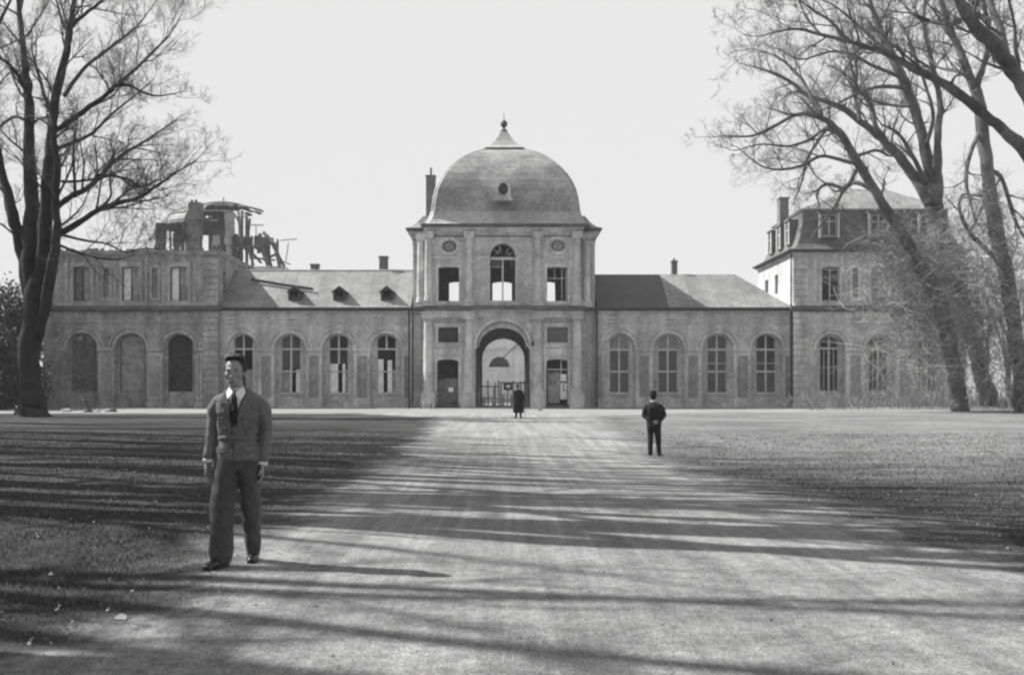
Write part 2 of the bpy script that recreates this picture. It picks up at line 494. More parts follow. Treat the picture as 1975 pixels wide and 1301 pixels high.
def window(root, poly, y, mull=(), trans=(), mw=0.1, tw=0.1, fw=0.07, glass=True, boards=(), half=None, label=None, T=None, mat='paint'):
    """frame with bars, a pane behind it and any boards nailed in it"""
    T = T or (lambda u, t, z: (u, t, z))
    f = MB()
    f.slab(inset(poly, 0.004), [inset(poly, fw)], y, y + 0.09, T)
    xs = [p[0] for p in poly]; zs = [p[1] for p in poly]
    def top_at(x):
        z = min(zs)
        for i in range(len(poly)):
            a, b = poly[i], poly[(i + 1) % len(poly)]
            if (a[0] - x) * (b[0] - x) <= 0 and abs(a[0] - b[0]) > 1e-6:
                z = max(z, a[1] + (b[1] - a[1]) * (x - a[0]) / (b[0] - a[0]))
        return z
    for m in mull:
        x, w, z0, z1 = m if len(m) == 4 else (m[0], mw, None, None)
        z0 = min(zs) + 0.02 if z0 is None else z0
        z1 = top_at(x) - 0.03 if z1 is None else z1
        f.slab(rect(x - w / 2, x + w / 2, z0, z1), [], y + 0.012, y + 0.085, T)
    for z in trans:
        if isinstance(z, tuple): z, w = z
        else: w = tw
        f.slab(rect(min(xs) + 0.02, max(xs) - 0.02, z - w / 2, z + w / 2), [], y + 0.006, y + 0.08, T)
    fo = f.build('window', M[mat], root)
    if label: fo['label'] = label
    if glass:
        q = inset(poly, fw * 0.5)
        if half is not None: q = [(a, max(b, half)) for a, b in q]
        gm_ = MB(); gm_.v = [T(a, y + 0.1, b) for a, b in q]; gm_.f = [tuple(range(len(q)))]
        gm_.build('glass', M['glass'], fo)
    for x0, x1, z0, z1, mt in boards:
        b = MB(); b.slab(rect(x0, x1, z0, z1), [], y + 0.12, y + 0.15, T)
        b.build('board', M[mt], fo)
    return fo

def downpipe(root, x, y, z0, z1, r=0.085, name='downpipe'):
    m = MB(); m.tube([(x, y, z0), (x, y, z1)], r, 8)
    for z in frange(z0 + 0.4, z1 - 0.2, 2.0): m.tube([(x, y, z - 0.05), (x, y, z + 0.05)], r * 1.35, 8)
    return m.build(name, M['metal'], root)

def wing(name, label, x0, x1, centers, hw_w, right):
    pl = Pl(Yg); k = pl.k
    X0, X1 = pl.x(x0), pl.x(x1)
    r = thing(name, ((X0 + X1) / 2, Yg, 0), label, 'building', 'low arcaded gallery wings beside the domed gatehouse')
    ze = pl.z(598)
    hole = lambda c: arch_open(pl.x(c), 29.5 * k, 29.5 * k, pl.z(672), 0.12)
    wopen = lambda c: arch_open(pl.x(c), hw_w * k, 27.5 * k, pl.z(672), pl.z(757.5))
    w = MB()
    w.slab(rect(X0, X1, -0.3, ze), [hole(c) for c in centers], Yg, Yg + 0.35)
    w.slab(rect(X0, X1, -0.3, ze), [wopen(c) for c in centers], Yg + 0.352, Yg + 0.75)
    w.build('wall', M['plaster'], r)
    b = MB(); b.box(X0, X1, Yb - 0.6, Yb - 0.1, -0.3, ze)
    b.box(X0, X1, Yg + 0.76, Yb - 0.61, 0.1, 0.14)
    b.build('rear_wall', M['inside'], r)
    # mouldings
    m = MB()
    for c in centers:
        cx, cz = pl.x(c), pl.z(672); m.mark()
        m.ring(cx, cz, 29.6 * k, 34.5 * k, 0.02, pi - 0.02, Yg - 0.11, Yg + 0.02)
        m.ring(cx, cz, 38.6 * k, 41.8 * k, 0.02, pi - 0.02, Yg - 0.07, Yg + 0.02)
    m.build('archivolt', M['stone'], r)
    m = MB()
    edges = [x0] + [v for c in centers for v in (c - 29.5, c + 29.5)] + [x1]
    for i in range(0, len(edges), 2):
        a, c = pl.x(edges[i]), pl.x(edges[i + 1]); m.mark()
        m.box(a + 0.003, c - 0.003, Yg - 0.12, Yg + 0.02, pl.z(676), pl.z(670))
        m.box(a + 0.006, c - 0.006, Yg - 0.08, Yg + 0.02, pl.z(678.5), pl.z(676.2))
    m.build('impost', M['stone'], r)
    m = MB(); m2 = MB()
    for i in range(0, len(edges), 2):
        c = (edges[i] + edges[i + 1]) / 2; h = (edges[i + 1] - edges[i]) / 2 - 1.5
        if h < 5: continue
        m.mark(); m2.mark()
        inn = min(9.5, h - 4)
        m.slab(rect(pl.x(c - h), pl.x(c + h), pl.z(773), pl.z(680)), [rect(pl.x(c - inn), pl.x(c + inn), pl.z(767), pl.z(686))], Yg - 0.05, Yg + 0.02)
        m2.box(pl.x(c - inn) + .002, pl.x(c + inn) - .002, Yg - 0.012, Yg + 0.02, pl.z(767) + .002, pl.z(686) - .002)
        m.box(pl.x(c - h - 1), pl.x(c + h + 1), Yg - 0.1, Yg + 0.02, 0.05, pl.z(775))
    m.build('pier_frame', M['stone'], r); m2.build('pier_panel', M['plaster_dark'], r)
    m = MB()
    m.box(X0, X1, Yg - 0.06, Yg + 0.02, pl.z(621.5), pl.z(619)); m.mark()
    m.box(X0, X1, Yg - 0.035, Yg + 0.02, pl.z(614.5), pl.z(612)); m.mark()
    m.box(X0, X1, Yg - 0.16, Yg + 0.02, pl.z(603), pl.z(599.6))
    m.build('string_course', M['stone'], r)
    m = MB(); m.box(X0, X1, Yg - 0.34, Yg + 0.02, pl.z(599.4), pl.z(595)); m.box(X0, X1, Yg - 0.46, Yg - 0.3, pl.z(597.5), pl.z(593))
    m.build('gutter', M['metal'], r)
    for c in centers:
        m = MB(); m.box(pl.x(c - hw_w - 3), pl.x(c + hw_w + 3), Yg + 0.22, Yg + 0.36, pl.z(760.5), pl.z(757.6)); m.build('sill', M['stone'], r)
    return r, pl, wopen, ze

# ---- left wing
cL = [467.5, 559.5, 651.8, 744.5]
wl, pl, wop, ze = wing('gallery_wing', 'low palace wing with three roof dormers, left of the domed gatehouse', 419, 794, cL, 18.5, False)
yw_ = Yg + 0.5
B = lambda a, b, c, d, m='board': (pl.x(a), pl.x(b), pl.z(d), pl.z(c), m)
bl = [[B(470, 485, 712, 757, 'board_grey')],
      [B(543, 555, 712, 756, 'board_grey'), B(556, 560, 710, 756), B(568.5, 577, 712, 756)],
      [B(634, 650, 701, 756), B(658.5, 664, 701, 756), B(665, 669, 712, 756, 'board_grey')],
      [B(726, 738, 692, 756), B(746, 754.5, 694, 756), B(755, 761, 712, 756, 'board_grey')]]
for i, c in enumerate(cL):
    mu = [(pl.x(c), 3.4 * pl.k, pl.z([700, 757, 701, 672][i]), None)]
    window(wl, wop(c), yw_, mu, [(pl.z(672.5), .14), (pl.z(716), .1)] if i else [(pl.z(672.5), .14)], fw=0.06, boards=bl[i], half=pl.z([672, 710, 700, 690][i]),
           label='arched window with missing panes and pale boards nailed across its lower half')
# roof of the left wing
def roof_prism(root, X0, X1, Y0, Yr, Y1, z0, zr, mat, hip0=0, hip1=0, name='roof'):
    m = MB()
    m.v = [(X0, Y0, z0), (X1, Y0, z0), (X1, Y1, z0), (X0, Y1, z0), (X0 + hip0, Yr, zr), (X1 - hip1, Yr, zr)]
    m.f = [(0, 1, 5, 4), (1, 2, 5), (2, 3, 4, 5), (3, 0, 4), (3, 2, 1, 0)]
    return m.build(name, mat, root)
Yr = 96.2
zrl = CH + (CY - 522) * Yr / F; zrr = CH + (CY - 529) * Yr / F
rl = roof_prism(wl, pl.x(419), -7.7, Yg - 0.4, Yr, Yb, ze + 0.12, zrl, M['slate'])
m = MB(); m.tube([(pl.x(419), Yr, zrl + .02), (-7.7, Yr, zrl + .02)], 0.09, 6); m.build('ridge_tile', M['zinc'], rl)
def on_roof(px, py, z0=ze + 0.12, zr=zrl, Y0=Yg - 0.4, Y1=Yr):
    """point of the front slope seen at a pixel of the survey"""
    s = (zr - z0) / (Y1 - Y0)
    a = (CY - py) / F
    Y = (z0 - s * Y0 - CH) / (a - s)
    return Vector(((px - CX) / F * Y, Y, CH + a * Y))
for c in (569, 655.5, 747):                                   # dormers
    p = on_roof(c, 577)
    kk = p.y / F
    w_, h_ = 12 * kk, 24 * kk
    d = MB()
    fr = [(p.x - w_, p.z), (p.x + w_, p.z), (p.x + w_, p.z + h_ * 0.62), (p.x, p.z + h_), (p.x - w_, p.z + h_ * 0.62)]
    ho = [(p.x - w_ * .62, p.z + .12), (p.x + w_ * .62, p.z + .12), (p.x + w_ * .62, p.z + h_ * 0.66), (p.x - w_ * .62, p.z + h_ * 0.66)]
    d.slab(fr, [ho], p.y - 0.3, p.y - 0.18)
    d.box(p.x - w_, p.x - w_ + .06, p.y - 0.18, p.y + 1.6, p.z - .1, p.z + h_ * .62)
    d.box(p.x + w_ - .06, p.x + w_, p.y - 0.18, p.y + 1.6, p.z - .1, p.z + h_ * .62)
    do = d.build('dormer', M['wood_dark'], rl)
    t = MB(); e = .12
    A = [(p.x - w_ - e, p.y - .42, p.z + h_ * .58), (p.x, p.y - .42, p.z + h_ * 1.06), (p.x + w_ + e, p.y - .42, p.z + h_ * .58)]
    Bk = [(a[0], a[1] + 2.6, a[2]) for a in A]
    t.v = A + Bk + [(v[0], v[1], v[2] - .06) for v in A + Bk]
    t.f = [(0, 3, 4, 1), (1, 4, 5, 2), (7, 10, 9, 6), (8, 11, 10, 7), (0, 1, 7, 6), (1, 2, 8, 7)]
    t.build('dormer_roof', M['slate_new'], do)
for (a, b, c) in ((600, 615, 512), (732, 748, 497)):
    kk = (Yr + .5) / F
    q = MB(); xx0, xx1 = (a - CX) * kk, (b - CX) * kk; zt = CH + (CY - c) * kk
    q.box(xx0, xx1, Yr + .2, Yr + .9, zrl - 1, zt); q.box(xx0 - .06, xx1 + .06, Yr + .14, Yr + .96, zt, zt + .12)
    q.build('chimney', M['brick'], rl)
downpipe(wl, pl.x(790), Yg - 0.45, 0, pl.z(600)); downpipe(wl, pl.x(421.5), Yg - 0.45, 0, pl.z(600))
# dark bar lying on the left roof
a = on_roof(486, 543); b = on_roof(604, 561)
m = MB(); m.tube([a + Vector((0, -.2, .18)), (a + b) / 2 + Vector((0, -.2, .13)), b + Vector((0, -.2, .15))], 0.13, 6)
tag(m.build('dark_roof_bar', M['wood_dark'], loc=tuple(a)), 'long dark bar lying across the slates of the left wing roof', 'timber')

# ---- right wing
cR = [1195.3, 1289.5, 1384.4, 1479.5]
wr, pl, wop, ze = wing('gallery_wing', 'low palace wing with a half dark, half pale roof, right of the domed gatehouse', 1147, 1529, cR, 19, True)
for i, c in enumerate(cR):
    bo = []
    fo = window(wr, wop(c), yw_, [(pl.x(c), 3.3 * pl.k, None, None)], [(pl.z(673.5), .17), (pl.z(716), .14)] + ([(pl.z(700), .06)] if i > 1 else []), fw=0.06,
                label='arched window with whole panes and white bars' if i > 1 else 'arched window with white bars and a pale boarded top')
    if i < 2:
        q = MB(); q.slab([p for p in arch_open(pl.x(c), 18.2 * pl.k, 26.7 * pl.k, pl.z(672), pl.z(671))], [], yw_ + .12, yw_ + .15); q.build('board', M['board_grey'], fo)
X0, X1, Xd = 7.72, pl.x(1531), pl.x(1290)
rr = MB(); z0 = ze + 0.12; Y0 = Yg - 0.4; hip = X1 - (1418 - CX) / F * Yr
ra = rr; ra.v = [(Xd, Y0, z0), (X1, Y0, z0), (X1, Yb, z0), (Xd, Yb, z0), (Xd, Yr, zrr), (X1 - hip, Yr, zrr)]
ra.f = [(0, 1, 5, 4), (1, 2, 5), (2, 3, 4, 5), (3, 0, 4), (3, 2, 1, 0)]
rro = ra.build('roof', M['slate'], wr)
rb = MB(); rb.v = [(X0, Y0, z0), (Xd - .01, Y0, z0), (Xd - .01, Yb, z0), (X0, Yb, z0), (X0, Yr, zrr), (Xd - .01, Yr, zrr)]
rb.f = [(0, 1, 5, 4), (2, 3, 4, 5), (3, 0, 4), (3, 2, 1, 0), (1, 2, 5)]
rbo = rb.build('roof', M['slate_new'], wr); rbo['label'] = 'dark new slates on the gatehouse end of the roof'
kk = (Yr + .5) / F
q = MB(); q.box((1295 - CX) * kk, (1305.5 - CX) * kk, Yr + .2, Yr + .9, zrr - 1, CH + (CY - 506) * kk)
q.box((1294 - CX) * kk, (1306.5 - CX) * kk, Yr + .12, Yr + .98, CH + (CY - 506) * kk, CH + (CY - 503) * kk); q.tube([((1300 - CX) * kk, Yr + .5, CH + (CY - 503) * kk), ((1300 - CX) * kk, Yr + .5, CH + (CY - 498) * kk)], .1, 6)
q.build('chimney', M['brick'], rro)
downpipe(wr, pl.x(1150), Yg - 0.45, 0, pl.z(600)); downpipe(wr, pl.x(1526), Yg - 0.45, 0, pl.z(600))

# ---- pavilions
def pavilion(label, x0, x1, centers, left):
    pl = Pl(Yp); k = pl.k
    X0, X1 = pl.x(x0), pl.x(x1)
    r = thing('pavilion', ((X0 + X1) / 2, Yp, 0), label, 'building', 'two-storey corner pavilions of the palace')
    zt = pl.z(489); ST = 'stone_soot' if left else 'stone'
    nh = 30.5 if left else 28
    hole = lambda c: arch_open(pl.x(c), nh * k, nh * k, pl.z(672), 0.12)
    lw = 24 if left else 18.5
    wopen = lambda c: arch_open(pl.x(c), lw * k, (nh - 3) * k, pl.z(672), pl.z(755))
    uop = lambda c: seg_open(pl.x(c - 17), pl.x(c + 17), pl.z(580), pl.z(514), 0.08)
    mids = [(centers[i] + centers[i + 1]) / 2 for i in range(len(centers) - 1)]
    blind = lambda c: rect(pl.x(c - 5.5), pl.x(c + 5.5), pl.z(573), pl.z(517))
    w = MB()
    w.slab(rect(X0, X1, -0.3, zt), [hole(c) for c in centers] + [uop(c) for c in centers] + [blind(c) for c in mids], Yp, Yp + 0.4)
    w.slab(rect(X0 + .4, X1 - .4, -0.3, pl.z(600)), [wopen(c) for c in centers], Yp + 0.402, Yp + 0.8)
    # side and rear walls
    side = lambda X, s: (lambda u, t, z: (X + s * t, u, z))
    sw = 1 if left else -1
    inner = X1 if left else X0
    if left:
        wins = [(92.6, .55), (95.6, .6), (98.6, .6)]
        sh = [seg_open(y - q, y + q, 9.3, 11.5, .15) for y, q in wins]
    else:
        sh = [seg_open(95.6, 96.7, 9.9, 11.6, .05), seg_open(99.1, 100.3, 9.9, 11.5, .05)]
    w.slab(rect(Yp + .402, 102.6, -0.3, zt), sh, 0, 0.45, side(inner, -sw))
    outer = X0 if left else X1
    w.slab(rect(Yp + .402, 102.6, -0.3, zt), [], 0, 0.45, side(outer, sw))
    w.slab(rect(X0, X1, -0.3, zt), [], 102.602, 103)
    w.build('wall', M['plaster_soot' if left else 'plaster'], r)
    m = MB()
    for c in centers:
        cx, cz = pl.x(c), pl.z(672); m.mark()
        m.ring(cx, cz, (nh + .1) * k, (nh + 5) * k, 0.02, pi - 0.02, Yp - 0.11, Yp + 0.02)
        m.ring(cx, cz, (nh + 8.5) * k, (nh + 11.5) * k, 0.02, pi - 0.02, Yp - 0.06, Yp + 0.02)
    m.build('archivolt', M['stone' if not left else 'stone_soot'], r)
    ed = [x0 + 28 if 1 else x0] + [v for c in centers for v in (c - nh, c + nh)] + [x1 - 28]
    m = MB(); m2 = MB()
    for i in range(0, len(ed), 2):
        a, c = pl.x(ed[i]), pl.x(ed[i + 1])
        if c - a < .2: continue
        m.mark(); m2.mark()
        m.box(a + .003, c - .003, Yp - 0.12, Yp + 0.02, pl.z(676), pl.z(670))
        mid = (ed[i] + ed[i + 1]) / 2; h = (ed[i + 1] - ed[i]) / 2 - 1.5
        if h > 6:
            inn = min(10, h - 4)
            m.slab(rect(pl.x(mid - h), pl.x(mid + h), pl.z(770), pl.z(680)), [rect(pl.x(mid - inn), pl.x(mid + inn), pl.z(765), pl.z(686))], Yp - 0.05, Yp + 0.02)
            m2.box(pl.x(mid - inn) + .002, pl.x(mid + inn) - .002, Yp - .012, Yp + .02, pl.z(765) + .002, pl.z(686) - .002)
        m.box(a + .01, c - .01, Yp - 0.1, Yp + 0.02, 0.05, pl.z(774))
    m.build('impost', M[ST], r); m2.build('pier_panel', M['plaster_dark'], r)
    # quoins
    for a, b in ((x0, x0 + 27), (x1 - 27, x1)):
        m = MB()
        for lo, hi in ((786, 600), (584, 496)):
            m.mark(); n = int(round((lo - hi) / 12.2)); st = (lo - hi) / n
            for i in range(n):
                m.box(pl.x(a) - (.05 if a == x0 else 0), pl.x(b) + (.05 if b == x1 else 0), Yp - 0.07, Yp + 0.02 + (0.9 if 0 else 0), pl.z(lo - i * st) + .03, pl.z(lo - (i + 1) * st) - .03)
        m.build('quoin', M[ST], r)
    # cornices
    def band(z0_, z1_, o, mt='stone', nm='cornice'):
        q = MB(); q.box(X0 - o, X1 + o, Yp - o, Yp + .3, z0_, z1_)
        for X, s in ((X0, 1), (X1, -1)):
            q.box(X - s * o, X + s * .3, Yp + .301, 103, z0_, z1_)
        q.box(X0 - o + .002, X1 + o - .002, 102.7, 103 + o, z0_ + .004, z1_ - .004) if z0_ > 11 else None
        return q.build(nm, M[mt], r)
    m = MB()
    m.box(X0 - .28, X1 + .28, Yp - .3, Yp + .02, pl.z(597), pl.z(590)); m.box(X0 - .14, X1 + .14, Yp - .16, Yp + .02, pl.z(601), pl.z(597.2))
    m.build('cornice', M['stone_dark'], r)
    m = MB(); m.box(X0 + .002, X1 - .002, Yp - .06, Yp + .02, pl.z(621.5), pl.z(619)); m.mark(); m.box(X0 + .002, X1 - .002, Yp - .1, Yp + .02, pl.z(589.8), pl.z(583))
    m.build('string_course', M[ST], r)
    band(zt - .05, pl.z(494) if 0 else zt + .10, .12)
    band(zt + .102, zt + .22, .3, 'stone_dark' if not left else 'stone_soot')
    # upper window surrounds and strips
    m = MB()
    for c in centers:
        m.mark()
        m.slab(rect(pl.x(c - 22), pl.x(c + 22), pl.z(583), pl.z(505)), [uop(c)], Yp - .06, Yp + .02)
        m.box(pl.x(c - 3), pl.x(c + 3), Yp - .1, Yp - .058, pl.z(513), pl.z(505.5))
        for s in (-1, 1): m.box(pl.x(c + s * 30 - 2.5), pl.x(c + s * 30 + 2.5), Yp - .05, Yp + .02, pl.z(582.5), pl.z(500))
    m.build('window_surround', M[ST], r)
    m = MB()
    for c in mids: m.mark(); m.slab(rect(pl.x(c - 10), pl.x(c + 10), pl.z(580), pl.z(510)), [blind(c)], Yp - .04, Yp + .02)
    m.build('panel_surround', M['white_plaster' if not left else 'stone_soot'], r)
    m = MB()
    for c in mids: m.mark(); m.slab(inset(blind(c), -.05), [], Yp + .2, Yp + .3)
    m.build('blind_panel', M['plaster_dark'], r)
    m = MB(); m.box(X0 + .5, X1 - .5, Yp + .85, 102.5, pl.z(598), pl.z(590)) if not left else m.box(X0 + .5, X1 - .5, 99, 102.5, pl.z(598), pl.z(590))
    m.build('floor', M['inside'], r)
    return r, pl, wopen, uop, zt, X0, X1

pL, pl, wop, uop, zt, X0, X1 = pavilion('roofless burnt-out two-storey palace pavilion with empty upper windows, behind the big bare tree', 85, 420, [158, 252, 345], True)
m = MB()
for y_, q_ in ((92.6, .55), (95.6, .6), (98.6, .6)): m.mark(); m.box(X1 - .3, X1 - .25, y_ - q_ - .1, y_ + q_ + .1, 9.2, 11.6)
m.build('blind_panel', M['plaster_dark'], pL)
# inner cross wall of the burnt-out pavilion, seen through the openings
m = MB()
m.slab(rect(X0 + .5, X1 - .5, pl.z(598), zt - .3), [rect(pl.x(c - 3 + 4), pl.x(c + 2.2 + 4), pl.z(583), pl.z(520)) for c in (158, 252, 345)], Yp + 1.1, Yp + 1.45)
m.build('inner_wall', M['ruin_plaster'], pL)
for c, mt0, mt1 in ((158, 'wood', 'board_grey'), (252, 'board', 'board_grey'), (345, 'board', 'board_grey')):
    q = MB(); q.slab(inset(uop(c), .002), [inset(uop(c), .07)], Yp + .24, Yp + .32); q.box(pl.x(c - 1.3), pl.x(c + 1.3), Yp + .25, Yp + .31, pl.z(579), pl.z(516))
    fo = q.build('window', M['wood_dark'], pL); fo['label'] = 'upper opening with one pale and one grey shutter leaf'
    q = MB(); q.box(pl.x(c - 15.5), pl.x(c - 2), Yp + .33, Yp + .36, pl.z(578.5), pl.z(517)); q.build('shutter', M[mt0], fo)
    q = MB(); q.box(pl.x(c + 2), pl.x(c + 12), Yp + .33, Yp + .36, pl.z(578.5), pl.z(517)); q.build('shutter', M[mt1], fo)
window(pL, wop(158), Yp + .5, [(pl.x(158), .3, None, None)], [pl.z(672)], glass=False, boards=[(pl.x(137), pl.x(154), pl.z(754), pl.z(655), 'wood'), (pl.x(162), pl.x(179), pl.z(754), pl.z(660), 'wood')], mat='wood', label='arched opening with two grey board leaves and a dark slot between them')
fo = window(pL, wop(252), Yp + .5, [], [], glass=False, mat='wood', label='arched opening closed with a pale grey boarding')
q = MB(); q.slab(inset(wop(252), .05), [], Yp + .62, Yp + .66); q.build('board', M['board_grey'], fo)
fo = window(pL, wop(345), Yp + .5, [], [], glass=False, mat='wood_dark', label='empty dark arched opening')
q = MB(); q.box(pl.x(312), pl.x(378), Yp + 1.6, Yp + 1.65, 0, pl.z(600)); q.build('dark_backing', M['wood_dark'], pL)  # dark sheet added behind the empty arch, its inner shade put into the colour
q = MB(); rng = random.Random(4)                              # rubble and broken wall tops
for i in range(170):
    x = rng.uniform(X0, X1); y = rng.choice((Yp + rng.uniform(0, .5), 102.8)); s = rng.uniform(.05, .16)
    q.box(x - s, x + s, y - s, y + s, zt + .2, zt + .2 + s * rng.uniform(.6, 2.2))
q.build('broken_wall_top', M['stone_dark'], pL)
downpipe(pL, X1 + .1, 100.9, 8, zt)

pR, pl, wop, uop, zt, X0, X1 = pavilion('two-storey palace pavilion with grey mansard roof and dormers, half hidden by bare trees', 1531, 1863, [1602, 1697, 1792], False)
for c in (1602, 1697, 1792):
    window(pR, wop(c), Yp + .52, [(pl.x(c), .14, None, None), (pl.x(c - 9.5), .05, pl.z(755), pl.z(672)), (pl.x(c + 9.5), .05, pl.z(755), pl.z(672))], [(pl.z(671), .15), (pl.z(707), .05), (pl.z(657), .04)], label='tall arched window with thin white bars')
    window(pR, uop(c), Yp + .25, [(pl.x(c), .09, None, None)], [(pl.z(535), .05)], fw=.05, label='tall upper window with one white mullion')
sideT = lambda u, t, z: (X0 + t, u, z)
for a, b in ((95.6, 96.7), (99.1, 100.3)):
    window(pR, seg_open(a, b, 9.9, 11.6 if a < 97 else 11.5, .05), .2, [((a + b) / 2,)], [], T=sideT)
# mansard roof: flared foot, steep slope, low hipped top
def rr_ring(o, z): return [(X0 + o, Yp + o, z), (X1 - o, Yp + o, z), (X1 - o, 103 - o, z), (X0 + o, 103 - o, z)]
prof = [(-.42, zt + .23), (-.38, zt + .30), (.05, zt + .46), (.45, zt + .85), (.7, zt + 1.5), (.95, zt + 2.6), (1.1, zt + 3.75)]
m = MB(); m.loft([rr_ring(o_, z_) for o_, z_ in prof]); ro = m.build('roof', M['slate_mansard'], pR)
zt2 = zt + 3.75
m = MB(); m.box(X0 + .98, X1 - .98, Yp + .98, 103 - .98, zt2 + .004, zt2 + .1); m.build('roof_edge', M['zinc'], ro)
m = MB(); a_ = .9
xa, xb = (1640 - CX) / F * 96.7, (1706 - CX) / F * 96.7
m.v = [(X0 + a_, Yp + a_, zt2 + .104), (X1 - a_, Yp + a_, zt2 + .104), (X1 - a_, 103 - a_, zt2 + .104), (X0 + a_, 103 - a_, zt2 + .104), (xa, 96.7, zt2 + 2.7), (xb, 96.7, zt2 + 2.7)]
m.f = [(0, 1, 5, 4), (1, 2, 5), (2, 3, 4, 5), (3, 0, 4), (3, 2, 1, 0)]
m.build('roof', M['slate'], pR)['label'] = 'low pale hipped roof on top of the mansard'
for xx in (xa, xb):
    q = MB(); q.lathe([(.16, 0), (.06, .2), (.05, .4), (.17, .55), (.17, .68), (.05, .82), (.02, 1.2)], (xx, 96.7, zt2 + 2.65), 10); q.build('finial', M['zinc'], ro, True)
for (a, b, t_, Y) in ((1495, 1512, 385, 98.0), (1479, 1485, 470, 101)):
    kk = Y / F; q = MB(); q.box((a - CX) * kk + .3, (b - CX) * kk + .3, Y - .5, Y + .5, zt - .3, CH + (CY - t_) * kk); q.box((a - CX) * kk + .24, (b - CX) * kk + .36, Y - .56, Y + .56, CH + (CY - t_) * kk, CH + (CY - t_) * kk + .14); q.build('chimney', M['brick'], ro)
def dormer(T, c, w, z0, z1, dep=1.3):
    d = MB(); zz = [(c - w, z0), (c + w, z0), (c + w, z1), (c - w, z1)]
    op = inset(zz, .16)
    d.slab(zz, [op], 0, .1, T)
    d.slab(rect(c - w, c - w + .07, z0, z1), [], .1, dep, T); d.slab(rect(c + w - .07, c + w, z0, z1), [], .1, dep, T)
    do = d.build('dormer', M['slate_mansard'], ro)
    for s in (-1, 1):
        t = MB(); t.slab(rect(c + s * w - .08, c + s * w + .08, z0 + .02, z1 - .05), [], -.03, -.002, T); t.build('jamb', M['white_plaster'], do)
    t = MB(); t.slab(rect(c - w - .12, c + w + .12, z1 + .003, z1 + .12), [], -.12, dep, T); t.build('dormer_roof', M['slate_mansard'], do)
    t = MB(); t.slab(inset(op, .003), [inset(op, .06)], .04, .09, T); t.slab(rect(c - .04, c + .04, op[0][1] + .03, op[2][1] - .03), [], .045, .085, T)
    t.slab(rect(op[0][0] + .03, op[1][0] - .03, z1 - .75, z1 - .69), [], .043, .083, T)
    t.build('window_frame', M['paint'], do)
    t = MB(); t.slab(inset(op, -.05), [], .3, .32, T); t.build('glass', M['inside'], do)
for c in (1601, 1697, 1793):
    dormer(lambda u, t, z: (u, Yp + .28 + t, z), pl.x(c), .78, pl.z(458), pl.z(409))
for c in (93.6, 96.6, 99.8):
    dormer(lambda u, t, z: (X0 + .28 + t, u, z), c, .62, zt + 1.1, zt + 3.1)
downpipe(pR, X0 - .12, Yp + .4, 0, zt + .1, .07)
m = MB(); m.tube([(X0 - .45, Yp - .45, zt + .26), (X0 - .45, 103.3, zt + .26)], .09, 8); m.tube([(X0 - .45, Yp - .45, zt + .26), (X1 + .45, Yp - .45, zt + .26)], .09, 8); m.build('gutter', M['metal'], pR)
# ---------------------------------------------------------------- gatehouse
G = Pl(Yf); k = G.k
gt = thing('gatehouse', (0, Yf, 0), 'tall palace gatehouse with arched passage, columns and a big slate dome', 'building')
hb, hwid = 146 * k, 7.56
def gplan(o):
    return [(-hb - o, Yf - o), (hb + o, Yf - o), (hb + o, Yw - o), (hwid + o, Yw - o), (hwid + o, Yb + o), (-hwid - o, Yb + o), (-hwid - o, Yw - o), (-hb - o, Yw - o)]
zc = G.z(447)
front = rect(-hb, hb, 0.02, zc)
def ell(cx, cz, a, b, n=24): return [(cx + a * cos(2 * pi * i / n), cz + b * sin(2 * pi * i / n)) for i in range(n)]
g_arch = [(G.x(917), .1), (G.x(1022), .1), (G.x(1022), G.z(668)), (G.x(1020), G.z(668))] + [(G.x(969.5) + 50.5 * k * cos(pi * i / 24), G.z(668) + 48.5 * k * sin(pi * i / 24)) for i in range(1, 24)] + [(G.x(919), G.z(668)), (G.x(917), G.z(668))]
u_arch = [(G.x(944.5), G.z(580)), (G.x(994.5), G.z(580)), (G.x(994.5), G.z(494))] + [(G.x(969.5) + 25 * k * cos(pi * i / 20), G.z(494) + 25 * k * sin(pi * i / 20)) for i in range(1, 20)] + [(G.x(944.5), G.z(494))]
holes = [g_arch, u_arch]
sm = [rect(G.x(a), G.x(b), G.z(660), G.z(631)) for a, b in ((845, 884), (1055, 1095))]
dr = [seg_open(G.x(a), G.x(b), .3, G.z(692.5), .12) for a, b in ((843, 884), (1054, 1095))]
uw = [seg_open(G.x(a), G.x(b), G.z(580.5), G.z(514.5), .06) for a, b in ((845.5, 885.5), (1055, 1094.5))]
ov = [ell(G.x(866.3), G.z(474.5), 15 * k, 11.5 * k), ell(G.x(1076), G.z(473.5), 16.5 * k, 12 * k)]
w = MB()
w.slab(front, holes + sm + dr + uw + ov, Yf, Yf + .75)
for s in (-1, 1):
    w.box(s * hb, s * (hb - .6), Yf + .751, Yw + .5, 0.02, zc)
    w.box(s * (hb - .599), s * hwid, Yw, Yw + .6, 0.02, zc)
    T = lambda u, t, z, s=s: (s * (hwid - t), u, z)
    w.slab(rect(Yw + .601, Yb, 0.02, zc), [], 0, .6, T)
kb = Yb / F
bx = lambda p: (p - CX) * kb
bz = lambda p: CH + (CY - p) * kb
b_arch = [(-1.99, .1), (1.85, .1)] + [(-.07 + 1.92 * cos(pi * i / 20), bz(692) + 1.86 * sin(pi * i / 20)) for i in range(21)]
b_uw = [seg_open(bx(950), bx(987), bz(581), bz(544), .12), seg_open(bx(866.5), bx(903), bz(584), bz(544), .1), seg_open(bx(1040), bx(1070), bz(584), bz(544), .1)]
w.slab(rect(-hwid, hwid, 0.02, zc), [b_arch] + b_uw, Yb - .6 + .001, Yb)
w.build('wall', M['plaster'], gt)
m = MB()
